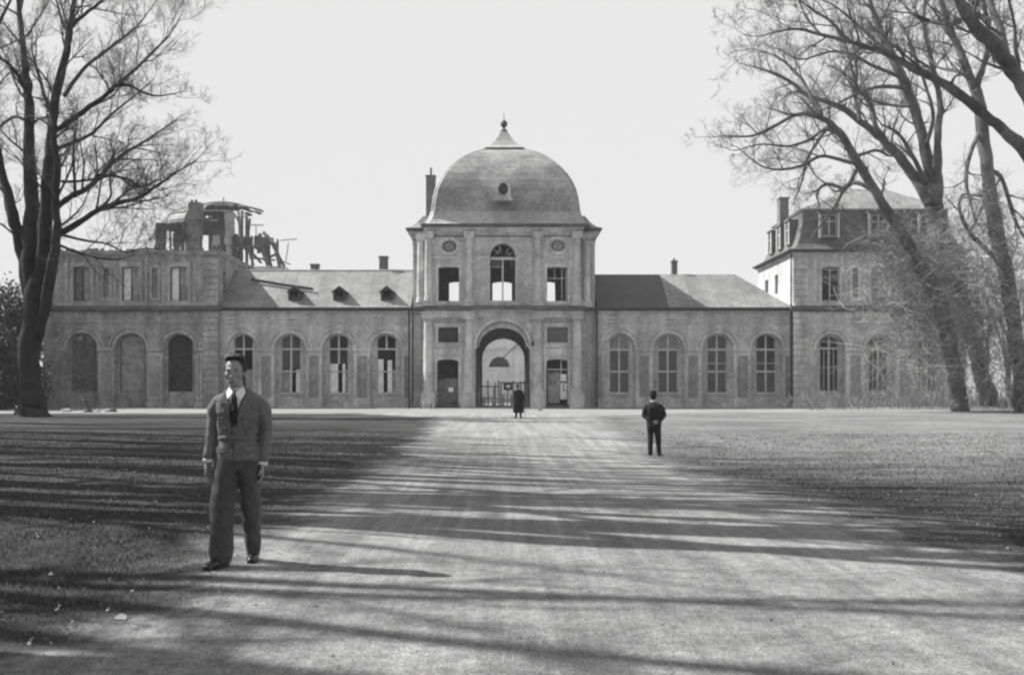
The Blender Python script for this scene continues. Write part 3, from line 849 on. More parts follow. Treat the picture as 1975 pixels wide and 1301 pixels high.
m.box(-hwid + .61, hwid - .61, Yw + .6, Yb - .601, G.z(601), G.z(592)); m.box(-hb + .61, hb - .61, Yf + .76, Yw + .599, G.z(601), G.z(592))
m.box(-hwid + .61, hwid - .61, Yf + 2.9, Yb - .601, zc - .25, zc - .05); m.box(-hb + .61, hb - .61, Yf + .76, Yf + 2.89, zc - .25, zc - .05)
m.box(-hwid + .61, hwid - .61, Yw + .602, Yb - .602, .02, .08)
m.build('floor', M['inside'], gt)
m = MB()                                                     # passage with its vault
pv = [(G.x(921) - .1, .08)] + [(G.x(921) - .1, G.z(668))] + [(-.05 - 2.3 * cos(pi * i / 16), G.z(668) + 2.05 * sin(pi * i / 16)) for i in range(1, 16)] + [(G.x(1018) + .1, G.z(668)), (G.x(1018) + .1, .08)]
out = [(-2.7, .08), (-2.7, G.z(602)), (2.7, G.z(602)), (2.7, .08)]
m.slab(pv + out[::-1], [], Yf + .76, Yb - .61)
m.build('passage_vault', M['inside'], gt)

# cornices and mouldings
def gb(z0, z1, o, nm, mt):
    q = MB(); q.plan(gplan(o), z0, z1); return q.build(nm, M[mt], gt)
gb(zc - .02, zc + .16, .12, 'cornice', 'stone')
gb(zc + .162, zc + .34, .32, 'cornice', 'stone')
gb(zc + .342, zc + .50, .48, 'cornice', 'stone_dark')
gb(zc + .502, zc + .60, .58, 'gutter', 'stone_dark')
gb(zc - .40, zc - .30, .07, 'architrave', 'stone_dark')
gb(G.z(597), G.z(590), .45, 'cornice', 'stone_dark')
gb(G.z(600.5), G.z(597.2), .25, 'cornice', 'stone')
m = MB()
for (a, b) in ((826.5, 944), (995, 1117.5)):
    for c0, c1 in (((a, 896), (913, b)) if a < 900 else ((a, 1027), (1046, b))):
        m.mark(); m.box(G.x(c0), G.x(c1), Yf - .07, Yf + .02, G.z(498.5), G.z(494.5))
m.mark(); m.box(-hb, G.x(944), Yf - .1, Yf + .02, G.z(589), G.z(581)) ; m.mark(); m.box(G.x(995), hb, Yf - .1, Yf + .02, G.z(589), G.z(581)); m.mark(); m.box(G.x(944) + .002, G.x(995) - .002, Yf - .12, Yf + .3, G.z(589), G.z(580.6))
for (a, b) in ((837, 896), (1046, 1103)):                    # bands of the side bays below
    m.mark()
    m.box(G.x(a), G.x(b), Yf - .16, Yf + .02, G.z(628), G.z(623))
    m.box(G.x(a + 2), G.x(b - 2), Yf - .1, Yf + .02, G.z(669), G.z(665))
m.build('string_course', M['stone'], gt)
m = MB()
for P_, e in ((sm, .2), (uw, .2)):
    for q in P_:
        m.mark()
        x0, x1 = min(p[0] for p in q), max(p[0] for p in q); z0, z1 = min(p[1] for p in q), max(p[1] for p in q)
        m.slab(rect(x0 - e, x1 + e, z0 - .02, z1 + e * 1.1), [q], Yf - .06, Yf + .02)
for q in dr:
    m.mark()
    x0, x1 = min(p[0] for p in q), max(p[0] for p in q); z1 = max(p[1] for p in q)
    m.slab([(x0 - .22, .3), (x0, .3)] + [p for p in q[:1:-1]] + [(x1, .3), (x1 + .22, .3), (x1 + .22, z1 + .25), (x0 - .22, z1 + .25)], [], Yf - .06, Yf + .02)
    m.box((x0 + x1) / 2 - .14, (x0 + x1) / 2 + .14, Yf - .12, Yf - .058, z1 + .02, z1 + .42)
    m.box(x0 - .3, x1 + .3, Yf - .045, Yf + .02, z1 + .3, z1 + .85)
for q, a, b in ((ov[0], 23, 18), (ov[1], 24.5, 18.5)):
    m.mark()
    cx = sum(p[0] for p in q) / len(q); cz = sum(p[1] for p in q) / len(q)
    m.slab(ell(cx, cz, a * k, b * k), [q], Yf - .06, Yf + .02)
m.build('window_surround', M['stone'], gt)
m = MB()
m.ring(G.x(969.5), G.z(494), 25.2 * k, 29.5 * k, 0, pi, Yf - .1, Yf + .02)
for s in (-1, 1): m.box(G.x(969.5 + s * 25.2), G.x(969.5 + s * 30), Yf - .06, Yf + .02, G.z(580), G.z(499))
m.mark(); m.ring(G.x(969.5), G.z(668), 50.8 * k, 57 * k, 0.0, pi, Yf - .09, Yf + .02, 28, None, 48.5 / 50.5)
for s in (-1, 1): m.box(G.x(969.5 + s * 49.5), G.x(969.5 + s * 58), Yf - .14, Yf + .1, G.z(672), G.z(667))
m.build('archivolt', M['stone'], gt)
m = MB(); m.slab([(G.x(969.5) + 49.5 * k * cos(pi * i / 24), G.z(668) + 47.5 * k * sin(pi * i / 24)) for i in range(25)] + [(G.x(969.5) - 45 * k * cos(pi * i / 24), G.z(668) + 36.5 * k * sin(pi * i / 24)) for i in range(25)], [], Yf + .3, Yf + .42)
m.build('arch_lining', M['plaster'], gt)
# pilaster strips at the outer corners, and the round columns
m = MB()
for s in (-1, 1):
    m.mark()
    m.box(s * (hwid - .04), s * (hwid - .62), Yw - .1, Yw + .02, .5, G.z(602)); m.box(s * (hwid + .06), s * (hwid - .72), Yw - .16, Yw + .02, .02, .5)
    m.box(s * (hwid - .04), s * (hwid - .5), Yw - .08, Yw + .02, G.z(589), zc - .42)
    m.box(s * (hwid + .03), s * (hwid - .6), Yw - .14, Yw + .02, zc - .75, zc - .42)
m.build('pilaster', M['stone'], gt)
def column(px, Y, z0, z1, r, pr, ph):
    kk = Y / F; x = (px - CX) * kk
    m = MB(); h = z1 - z0 - ph
    m.lathe([(r * 1.32, 0), (r * 1.32, .1), (r * 1.18, .16), (r * 1.22, .24), (r * 1.02, .32), (r, .45), (r, h * .35), (r * .86, h - .5), (r * .86, h - .42), (r * .95, h - .38), (r * .88, h - .34), (r * .88, h - .24), (r * 1.1, h - .14), (r * 1.2, h - .12)], (x, Y, z0 + ph), 24)
    m.box(x - r * 1.25, x + r * 1.25, Y - r * 1.25, Y + r * 1.25, z1 - .12, z1)
    c = m.build('column', M['stone'], gt, True)
    c.modifiers.new('e', 'EDGE_SPLIT').split_angle = radians(40)
    q = MB(); q.box(x - pr, x + pr, Y - pr, Y + min(pr, .3), z0, z0 + ph - .12); q.box(x - pr - .05, x + pr + .05, Y - pr - .05, Y + .3, z0 + ph - .118, z0 + ph - .002)
    q.box(x - pr - .07, x + pr + .07, Y - pr - .07, Y + .3, z0 - .0, z0 + .18)
    q.build('pedestal', M['stone'], c)
zl = G.z(601)
for px in (826, 903.5, 1036.5, 1112.5): column(px, Yf - .15, 0.02, zl - .0 - .5, .40, .56, 1.25)
for px in (826.5, 904.5, 1036.5, 1113): column(px, Yf - .05, G.z(589.8), zc - .42, .31, .40, .42)
for px in (811, 1131.5): column(px, 90.3, G.z(589.8), zc - .42, .28, .36, .42)
m = MB()                                                     # entablature blocks over the columns
for a, b in ((814, 915), (1025, 1124)):
    m.mark()
    m.box(G.x(a), G.x(b), Yf - .62, Yf + .02, zl - .5, zl - .02)
    m.box(G.x(a) - .05, G.x(b) + .05, Yf - .68, Yf + .02, zl - .12, zl - .018)
for px in (826.5, 904.5, 1036.5, 1113): m.mark(); m.box(G.x(px) - .42, G.x(px) + .42, Yf - .44, Yf + .02, zc - .418, zc + .0)
for px in (811, 1131.5): m.mark(); m.box((px - CX) * 90.3 / F - .38, (px - CX) * 90.3 / F + .38, 89.92, Yw + .02, zc - .418, zc + .0)
m.build('entablature', M['stone'], gt)
# windows, doors
gw = lambda *a, **kw: window(gt, *a, **kw)
c = G.x(969.5)
fo = gw(u_arch, Yf + .3, [(c, .13, None, G.z(499))], [(G.z(497.5), .22)], fw=.05, glass=False, label='tall arched window over the passage, its fan light broken')
m = MB(); yy = Yf + .33
for a in (.35, .8, 1.9, 2.45):
    m.tube([(c + .35 * cos(a), yy, G.z(494) + .35 * sin(a)), (c + (.95 if a != .8 else .7) * cos(a), yy, G.z(494) + .95 * sin(a))], .022, 4)
m.tube([(c - .62, yy, G.z(494)), (c - .5, yy, G.z(494) + .32), (c - .28, yy, G.z(494) + .5)], .02, 4); m.tube([(c + .62, yy, G.z(494)), (c + .5, yy, G.z(494) + .3), (c + .3, yy, G.z(494) + .42)], .02, 4)
m.tube([(c - .45, yy, G.z(494) + .3), (c - .15, yy + .05, G.z(494) + .75)], .025, 4)
for dx in (-.75, -.5, -.28, .7): m.box(c + dx - .015, c + dx + .015, yy - .02, yy + .02, G.z(513) - .06, G.z(500))
m.box(c - .98, c - .12, yy - .02, yy + .02, G.z(513) - .05, G.z(513))
m.build('glazing_bar', M['paint'], fo)
gw(uw[0], Yf + .3, [], [], fw=.03, glass=False, mat='wood', label='empty upper window left of the arched one')
fo = gw(uw[1], Yf + .3, [(G.x(1070), .05, G.z(540), None), (G.x(1084), .06, None, None), (G.x(1092), .06, None, None)], [(G.z(536), .05)], fw=.03, glass=False, label='upper window with broken thin bars')
for q, s in zip(ov, (1, 1)):
    cx = sum(p[0] for p in q) / len(q); cz = sum(p[1] for p in q) / len(q)
    f = MB(); A_, B_ = 15 * k, 11.5 * k
    f.slab(q, [ell(cx, cz, A_ * .9, B_ * .88)], Yf + .2, Yf + .27)
    f.slab(ell(cx, cz, A_ * .52, B_ * .55), [ell(cx, cz, A_ * .42, B_ * .43)], Yf + .203, Yf + .265)
    for i in range(8):
        a = pi * i / 4; f.tube([(cx + A_ * .1 * cos(a), Yf + .235, cz + B_ * .1 * sin(a)), (cx + A_ * .93 * cos(a), Yf + .235, cz + B_ * .93 * sin(a))], .028, 4)
    fo = f.build('window', M['paint'], gt); fo['label'] = 'oval window with radiating bars'
    f = MB(); f.v = [(p[0], Yf + .3, p[1]) for p in q]; f.f = [tuple(range(len(q)))]; f.build('glass', M['glass'], fo)
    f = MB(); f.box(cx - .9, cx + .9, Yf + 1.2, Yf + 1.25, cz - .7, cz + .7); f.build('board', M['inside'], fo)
for q in sm:
    fo = gw(q, Yf + .3, [], [], fw=.05, mat='wood_dark', label='small square mezzanine window')
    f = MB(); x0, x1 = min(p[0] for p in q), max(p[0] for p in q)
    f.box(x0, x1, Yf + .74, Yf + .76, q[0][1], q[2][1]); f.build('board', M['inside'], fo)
# left doorway: plank door in its lower half
d = MB(); x0, x1 = G.x(843), G.x(884)
for i in range(7):
    a = x0 + (x1 - x0) * i / 7; d.box(a + .01, a + (x1 - x0) / 7 - .01, Yf + .3, Yf + .34, .32, G.z(733 - (i % 3 == 1) * 1.2))
d.box(G.x(858), G.x(882), Yf + .25, Yf + .295, .5, G.z(729))
for zz in (.75, 2.0): d.box(G.x(859), G.x(881), Yf + .21, Yf + .248, zz, zz + .12)
dd = d.build('door', M['wood'], gt); dd['label'] = 'low dark plank door with one pale notice'
d = MB(); d.box(G.x(865), G.x(874), Yf + .17, Yf + .2, G.z(755), G.z(747)); d.build('notice', M['board'], dd)
d = MB(); x0, x1 = G.x(1055), G.x(1095)
d.box(G.x(1057), G.x(1080), Yf + .3, Yf + .35, .45, G.z(722)); dd = d.build('door', M['board_grey'], gt); dd['label'] = 'grey door leaf with a dark painted mark'
d = MB()
for q in (-.17, .17):
    d.ring(G.x(1067) + q, G.z(736.5), .07, .12, 0, 6.2832, Yf + .28, Yf + .299, 12)
    d.box(G.x(1067) + q - .13, G.x(1067) + q + .13, Yf + .28, Yf + .299, G.z(741.5), G.z(740.5))
d.build('painted_mark', M['metal'], dd)
d = MB(); d.box(G.x(1081), G.x(1094), Yf + .3, Yf + .33, G.z(770), G.z(738)); d.box(G.x(1081), G.x(1093), Yf + .28, Yf + .298, G.z(735), G.z(721)); d.build('board', M['board'], dd)
d = MB(); d.box(G.x(1086), G.x(1088), Yf + .27, Yf + .298, G.z(752), G.z(741)); d.box(G.x(1086), G.x(1094), Yf + .27, Yf + .298, G.z(754), G.z(752)); d.build('board_mark', M['wood'], dd)
d = MB(); d.box(x0 + .02, x1 - .02, Yf + .25, Yf + .29, G.z(713), G.z(711)); d.box(G.x(1081.5), G.x(1083.5), Yf + .245, Yf + .285, G.z(720), G.z(694)); d.build('door_frame', M['paint'], gt)
d = MB()
for i, (a, b) in enumerate(((1057, 1061), (1062, 1067), (1066, 1074), (1072, 1079))): d.slab([(G.x(a), G.z(722)), (G.x(b), G.z(722)), (G.x(b - 1), G.z(713 + i % 2 * 3))], [], Yf + .31, Yf + .33)
d.build('broken_glass', M['board_grey'], gt)
d = MB()
for a, b in ((841, 886), (1052, 1098)):
    d.mark()
    d.box(G.x(a), G.x(b), Yf - .35, Yf + .75, .0, .15); d.box(G.x(a + 1), G.x(b - 1), Yf - .05, Yf + .74, .151, .3)
d.build('doorstep', M['stone_dark'], gt)
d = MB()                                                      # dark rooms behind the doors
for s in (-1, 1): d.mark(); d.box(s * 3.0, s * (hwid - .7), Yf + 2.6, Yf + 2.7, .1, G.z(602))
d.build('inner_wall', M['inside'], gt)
for s, px in ((-1, 0), (1, 0)): downpipe(gt, s * (hb + .16), Yw - .16, 0, G.z(602), .075)

# dome
DY = (Yf + Yb) / 2
prof = []
for d_, py_ in ((165, 433.4), (157, 430.3), (151, 424), (147, 416), (144.3, 407.6), (142.8, 395), (140.5, 380), (136, 363), (128.5, 347.6), (119, 334), (107.5, 322), (94, 310.5), (79.5, 301.5), (62, 294), (45, 289.5), (30, 287.5)):
    hx = 6.0
    for _ in range(30): Y_ = DY - .86 * hx + .055 * hx; hx = d_ * Y_ / F
    prof.append((hx, CH + (CY - py_) / F * Y_))
def dring(hx, z, ry=.885, ch=.055):
    hy = hx * ry; c = hx * ch
    return [(-hx + c, DY - hy, z), (hx - c, DY - hy, z), (hx, DY - hy + c, z), (hx, DY + hy - c, z), (hx - c, DY + hy, z), (-hx + c, DY + hy, z), (-hx, DY + hy - c, z), (-hx, DY - hy + c, z)]
m = MB(); m.loft([[(x + .13, y, z_) for x, y, z_ in dring(a, z, .86)] for a, z in prof[4:]])
dome = m.build('dome', M['slate_dome'], gt)
m = MB()
m.loft([[(-w_, Yw - q_, z_), (w_, Yw - q_, z_), (w_, Yb + q_, z_), (-w_, Yb + q_, z_)] for w_, q_, z_ in ((8.08, .5, zc + .603), (7.75, .2, zc + .72), (7.3, -.2, zc + 1.05), (6.75, -.6, zc + 1.75))])
m.build('roof_skirt', M['slate_dome'], dome)
m = MB(); m.loft([[(x + .13, y, z_) for x, y, z_ in dring(a, z, .86)] for a, z in prof[:4] + [(prof[4][0] + .03, prof[4][1] - .02)]])
m.build('roof_skirt', M['slate_skirt'], dome)
m = MB()
m.loft([dring(a, z) for a, z in [(1.75, prof[-1][1] + .02), (1.7, prof[-1][1] + .1), (1.25, 22.5), (.85, 22.95), (.56, 23.4), (.33, 23.8), (.2, 24.0), (.17, 24.1)]])
cp = m.build('cap', M['zinc'], dome)
m = MB(); m.lathe([(.3, 0), (.3, .08), (.12, .14), (.1, .3), (.2, .36), (.29, .5), (.31, .63), (.27, .78), (.15, .9), (.05, .95), (.025, 1.2), (.01, 1.7)], (0, DY, 23.95), 14)
m.build('finial', M['metal'], cp, True)
q = MB()                                                      # hip ridges
for sx in (-1, 1):
    q.mark(); q.tube([(.13 + sx * (a - a * .0275), DY - a * .86 + a * .0275, z + .02) for a, z in prof], .04, 5)
q.build('hip_ridge', M['slate_dome'], dome)
lx, lz = (970.5 - CX) * .0425, 17.0                          # lucarne
yd = 89.0
f = MB()
shape = [(lx - .62, lz), (lx + .62, lz), (lx + .62, lz + .85)] + [(lx + .62 * cos(pi * i / 12), lz + .85 + .62 * sin(pi * i / 12)) for i in range(1, 12)] + [(lx - .62, lz + .85)]
f.slab(shape, [ell(lx, lz + .78, .40, .52, 20)], yd, yd + .25)
f.slab(inset(shape, .02), [], yd + .45, yd + 2.4); f.ring(lx, lz + .78, .41, .5, 0, 6.2832, yd - .06, yd + .01, 20, None, 1.25)
f.box(lx - .8, lx + .8, yd - .12, yd + .9, lz - .1, lz - .002)
fo = f.build('lucarne', M['stone'], dome)
f = MB(); f.slab(inset(shape, .03), [], yd + .3, yd + .44); f.build('glass', M['metal'], fo)
kk = 97 / F
f = MB(); x0, x1 = (822.5 - CX) * kk, (840 - CX) * kk
f.box(x0, x1, 96.4, 97.4, zc, CH + (CY - 343) * kk); f.box(x0 - .05, x1 + .05, 96.35, 97.45, CH + (CY - 343) * kk, CH + (CY - 340) * kk)
f.tube([((x0 + x1) / 2, 96.9, CH + (CY - 341) * kk), ((x0 + x1) / 2, 96.9, CH + (CY - 324) * kk)], .1, 8)
f.build('chimney', M['brick'], dome)

# ---------------------------------------------------------------- court wing seen through the passage
Yc = 132.0; Cp = Pl(Yc)
ct = thing('court_wing', (0, Yc, 0), 'pale wing across the inner courtyard, seen through the gate passage', 'building')
m = MB(); z1 = 8.0
lun = [(Cp.x(943), .3), (Cp.x(983), .3), (Cp.x(983), Cp.z(708))] + [(Cp.x(963) + 20 * Cp.k * cos(pi * i / 16), Cp.z(708) + 20 * Cp.k * sin(pi * i / 16)) for i in range(1, 16)] + [(Cp.x(943), Cp.z(708))]
m.slab(rect(-24, 24, 0, z1), [lun], Yc, Yc + .6); m.build('wall', M['court'], ct)
m = MB(); m.box(-24, 24, Yc - .35, Yc, Cp.z(671), Cp.z(667)); m.box(-24, 24, Yc - .2, Yc, Cp.z(674.5), Cp.z(671.3)); m.box(-24.2, 24.2, Yc - .4, Yc + .5, z1, z1 + .3)
m.ring(Cp.x(963), Cp.z(708), 20.4 * Cp.k, 27 * Cp.k, 0, pi, Yc - .1, Yc + .02)
for a, b in ((928, 934), (992, 1001), (1008, 1017)): m.box(Cp.x(a), Cp.x(b), Yc - .18, Yc + .02, 0.1, Cp.z(675))
m.build('moulding', M['court'], ct)
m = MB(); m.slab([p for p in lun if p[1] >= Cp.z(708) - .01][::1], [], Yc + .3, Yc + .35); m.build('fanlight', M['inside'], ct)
m = MB(); m.box(Cp.x(943), Cp.x(983), Yc + .28, Yc + .36, .1, Cp.z(708) + .03); m.build('gate_leaf', M['board'], ct)
rf = MB(); rf.v = [(-24.3, Yc - .5, z1 + .3), (24.3, Yc - .5, z1 + .3), (24.3, Yc + 12, z1 + .3), (-24.3, Yc + 12, z1 + .3), (-24.3, Yc + 5, 12.2), (24.3, Yc + 5, 12.2)]
rf.f = [(0, 1, 5, 4), (1, 2, 5), (2, 3, 4, 5), (3, 0, 4), (3, 2, 1, 0)]; rf.build('roof', M['slate'], ct)

# ---------------------------------------------------------------- wooden gate across the passage
Yq = 90.6; Q = Pl(Yq)
wg = thing('wooden_gate', (0, Yq, .05), 'rough wooden gate of posts and boards closing the passage under the arch', 'gate')
m = MB(); rng = random.Random(3)
posts = [(920, 2.2), (941, 2.3), (955, 2.1), (961.5, 2.35), (966, 2.2), (990, 2.25), (1004, 2.2), (1012, 2.3), (1018, 2.25)]
for px, h in posts: m.mark(); m.box(Q.x(px) - .06, Q.x(px) + .06, Yq, Yq + .12, .08, h)
m.build('post', M['wood'], wg)
m = MB()
for a, b, z in ((920, 960, 1.75), (966, 1019, 2.05), (920, 960, .75), (966, 1019, .6)): m.mark(); m.box(Q.x(a), Q.x(b), Yq - .06, Yq - .003, z, z + .1)
m.build('rail', M['wood_dark'], wg)
m = MB()
x = Q.x(921)
while x < Q.x(1018):
    wd = rng.uniform(.09, .16); skip = rng.random() < .35 or abs(x - Q.x(963.5)) < .08
    if not skip: m.mark(); m.box(x, x + wd - .015, Yq - .1, Yq - .065, .1, rng.choice((.85, 1.1, 1.2, .9, 1.95)) + rng.uniform(-.05, .05))
    x += wd
m.build('board', M['board_grey'], wg)
m = MB(); m.box(Q.x(971), Q.x(988), Yq - .16, Yq - .12, Q.z(752), Q.z(738)); sb = m.build('sign_board', M['wood_dark'], wg)
m = MB(); m.box(Q.x(976.5), Q.x(984), Yq - .19, Yq - .162, Q.z(747), Q.z(742)); m.build('paper', M['board'], sb)
m = MB(); m.slab(ell(Q.x(949.5), Q.z(741), .2, .15, 12), [], Yq - .17, Yq - .14); m.build('notice', M['board'], wg)['label'] = 'round pale notice on the left gate leaf'
m = MB(); a = Vector(((1001 - CX) * 99 / F, 99, CH + (CY - 662) * 99 / F)); b = Vector(((970 - CX) * 97.5 / F, 97.5, CH + (CY - 690) * 97.5 / F))
m.tube([a, (a + b) / 2 + Vector((0, 0, .04)), b], .045, 6)
tag(m.build('wooden_pole', M['wood_dark'], loc=tuple(b)), 'thin dark pole slanting down from the vault of the gate passage', 'pole')
lt = thing('wall_lantern', (G.x(1027), Yf - .4, G.z(663)), 'small dark lantern on a wire bracket at the right shoulder of the passage arch', 'lamp')
m = MB(); m.lathe([(.05, -.16), (.12, -.12), (.13, .08), (.04, .16), (.015, .2)], (G.x(1027), Yf - .4, G.z(663)), 8); m.build('lantern_body', M['metal'], lt)
m = MB(); m.tube([(G.x(1027), Yf - .4, G.z(663) + .18), (G.x(1026), Yf - .35, G.z(655)), (G.x(1022), Yf - .1, G.z(642)), (G.x(1018), Yf - .05, G.z(636))], .016, 5); m.build('bracket', M['metal'], lt)

# ---------------------------------------------------------------- ruined garden dome behind the left pavilion
Yu = 114.0; U = Pl(Yu); rng = random.Random(11)
ru = thing('ruined_dome', (U.x(415), Yu, 0), 'bombed-out dome with bare timber ribs and brick stacks, rising behind the roofless left pavilion', 'building')
m = MB(); m.box(U.x(300), U.x(548), Yu + 1, Yu + 9, 0, U.z(517)); m.build('wall', M['brick'], ru)
def rough_stack(x0, x1, zt_, y, mt='brick', name='brick_stack', z0=8):
    m = MB(); n = 14
    X0_, X1_ = U.x(x0), U.x(x1)
    for i in range(n):
        a = z0 + (zt_ - z0) * i / n; b = z0 + (zt_ - z0) * (i + 1) / n; j = lambda: rng.uniform(-.09, .09)
        m.box(X0_ + j(), X1_ + j(), y + j(), y + 1.1 + j(), a, b - .004)
    return m.build(name, M[mt], ru)
rough_stack(298, 315, U.z(429), Yu); s_ = rough_stack(367, 391, U.z(393), Yu - 1); rough_stack(427, 440, U.z(402), Yu + 1.5, 'plaster')
rough_stack(399, 415, U.z(448), Yu + 2, 'plaster')
m = MB()
for a in (373, 381): m.tube([(U.x(a), Yu - .5, U.z(394)), (U.x(a), Yu - .5, U.z(387))], .16, 7)
m.build('chimney_pot', M['brick'], s_)
# burnt shell: pieces of a shallow dome between ribs
V = Pl(Yu + 5); ccx, ccy, ccz = V.x(430), Yu + 5, V.z(440); RX, RZ = V.x(545) - V.x(430), V.z(396) - V.z(440)
def dp(u, v):   # u azimuth, v 0 rim..1 crown
    e = v * 1.25
    return Vector((ccx + RX * cos(e) * cos(u), ccy + 5.2 * cos(e) * sin(u), ccz + RZ * 1.05 * sin(e)))
m = MB(); m2 = MB(); NU, NV = 40, 9
for i in range(NU):
    for j in range(NV):
        u0, u1 = 2 * pi * i / NU, 2 * pi * (i + 1) / NU; v0, v1 = j / NV, (j + 1) / NV
        left = cos((u0 + u1) / 2) < -.1
        keep = rng.random() < (.96 if left else (.0 if v1 < .75 else .3))
        if keep:
            q = [dp(u0, v0), dp(u1, v0), dp(u1, v1), dp(u0, v1)]
            b0 = len(m.v); m.v += [tuple(p) for p in q] + [tuple(p - Vector((0, 0, .14))) for p in q]
            m.f += [tuple(b0 + t for t in f) for f in ((0, 1, 2, 3), (7, 6, 5, 4), (0, 4, 5, 1), (1, 5, 6, 2), (2, 6, 7, 3), (3, 7, 4, 0))]
m.build('roof_shell', M['slate_mansard'], ru)
m = MB()
for i in range(22):
    u = 2 * pi * i / 22 + rng.uniform(-.05, .05)
    if rng.random() < .12 or cos(u) > .15: continue
    m.tube([dp(u, v) for v in (0, .2, .4, .6, .8, 1)], .11, 4)
for v in (0, .35, .7, 1.0):
    for i in range(26):
        if rng.random() < .25 or (cos(2 * pi * i / 26) > .2 and v < .9): continue
        m.tube([dp(2 * pi * i / 26, v), dp(2 * pi * (i + 1) / 26, v)], .1, 4)
m.build('rib', M['wood'], ru)
m = MB(); m.lathe([(2.0, 0), (2.0, .3), (1.7, .45)], (V.x(431), Yu + 5, V.z(401)), 20); m.mark(); m.tube([(V.x(431), Yu + 5, V.z(398)), (V.x(431), Yu + 5, V.z(381))], .07, 5)
m.build('crown_ring', M['wood'], ru)
m = MB()
def bar(x0, y0, x1, y1, r=.13, Y=Yu + 1):
    d = rng.uniform(-1, 1.5); m.tube([(U.x(x0), Y + d, U.z(y0)), (U.x(x1), Y + d + rng.uniform(-1, 1), U.z(y1))], r, 4)
for t in [(316, 440, 316, 492), (330, 445, 330, 492), (345, 438, 348, 492), (392, 400, 393, 492), (461, 402, 458, 512, .16), (467, 408, 468, 512, .16), (455, 405, 462, 470), (474, 416, 466, 450), (445, 416, 477, 416, .08), (472, 432, 507, 433, .06),
          (468, 460, 452, 510), (478, 478, 490, 512), (486, 478, 484, 514), (495, 475, 512, 512, .16), (500, 450, 516, 510, .2), (510, 448, 513, 512), (508, 448, 530, 470, .2), (528, 468, 540, 514, .2), (515, 455, 545, 512, .15), (470, 472, 500, 505), (452, 478, 500, 474, .15),
          (512, 480, 520, 512), (505, 500, 535, 485), (485, 430, 486, 455, .05), (538, 462, 568, 457, .05), (548, 462, 544, 500, .05), (532, 498, 552, 505, .06), (476, 494, 528, 500, .1), (350, 432, 367, 470), (330, 432, 350, 432), (405, 470, 420, 492), (440, 470, 455, 500), (415, 470, 402, 500)]:
    bar(*t)
m.build('timber', M['wood'], ru)
m = MB()
for x0, x1, y0, y1 in ((318, 367, 441, 474), (391, 427, 440, 482), (440, 505, 448, 478), (440, 458, 478, 500), (505, 528, 452, 470)):
    n = int((x1 - x0) / 3); m.mark()
    for i in range(n):
        a = U.x(x0 + (x1 - x0) * i / n); b = U.x(x0 + (x1 - x0) * (i + 1) / n)
        if rng.random() < .1: continue
        m.box(a, b - .01, Yu + 2.2, Yu + 2.6, U.z(y1 + rng.uniform(-10, 8)), U.z(y0 + rng.uniform(-4, 4)))
m.build('broken_wall', M['brick'], ru)
m = MB(); m.box(U.x(452), U.x(548), Yu + .2, Yu + 3, U.z(518), U.z(513)); m.build('floor_slab', M['stone'], ru)
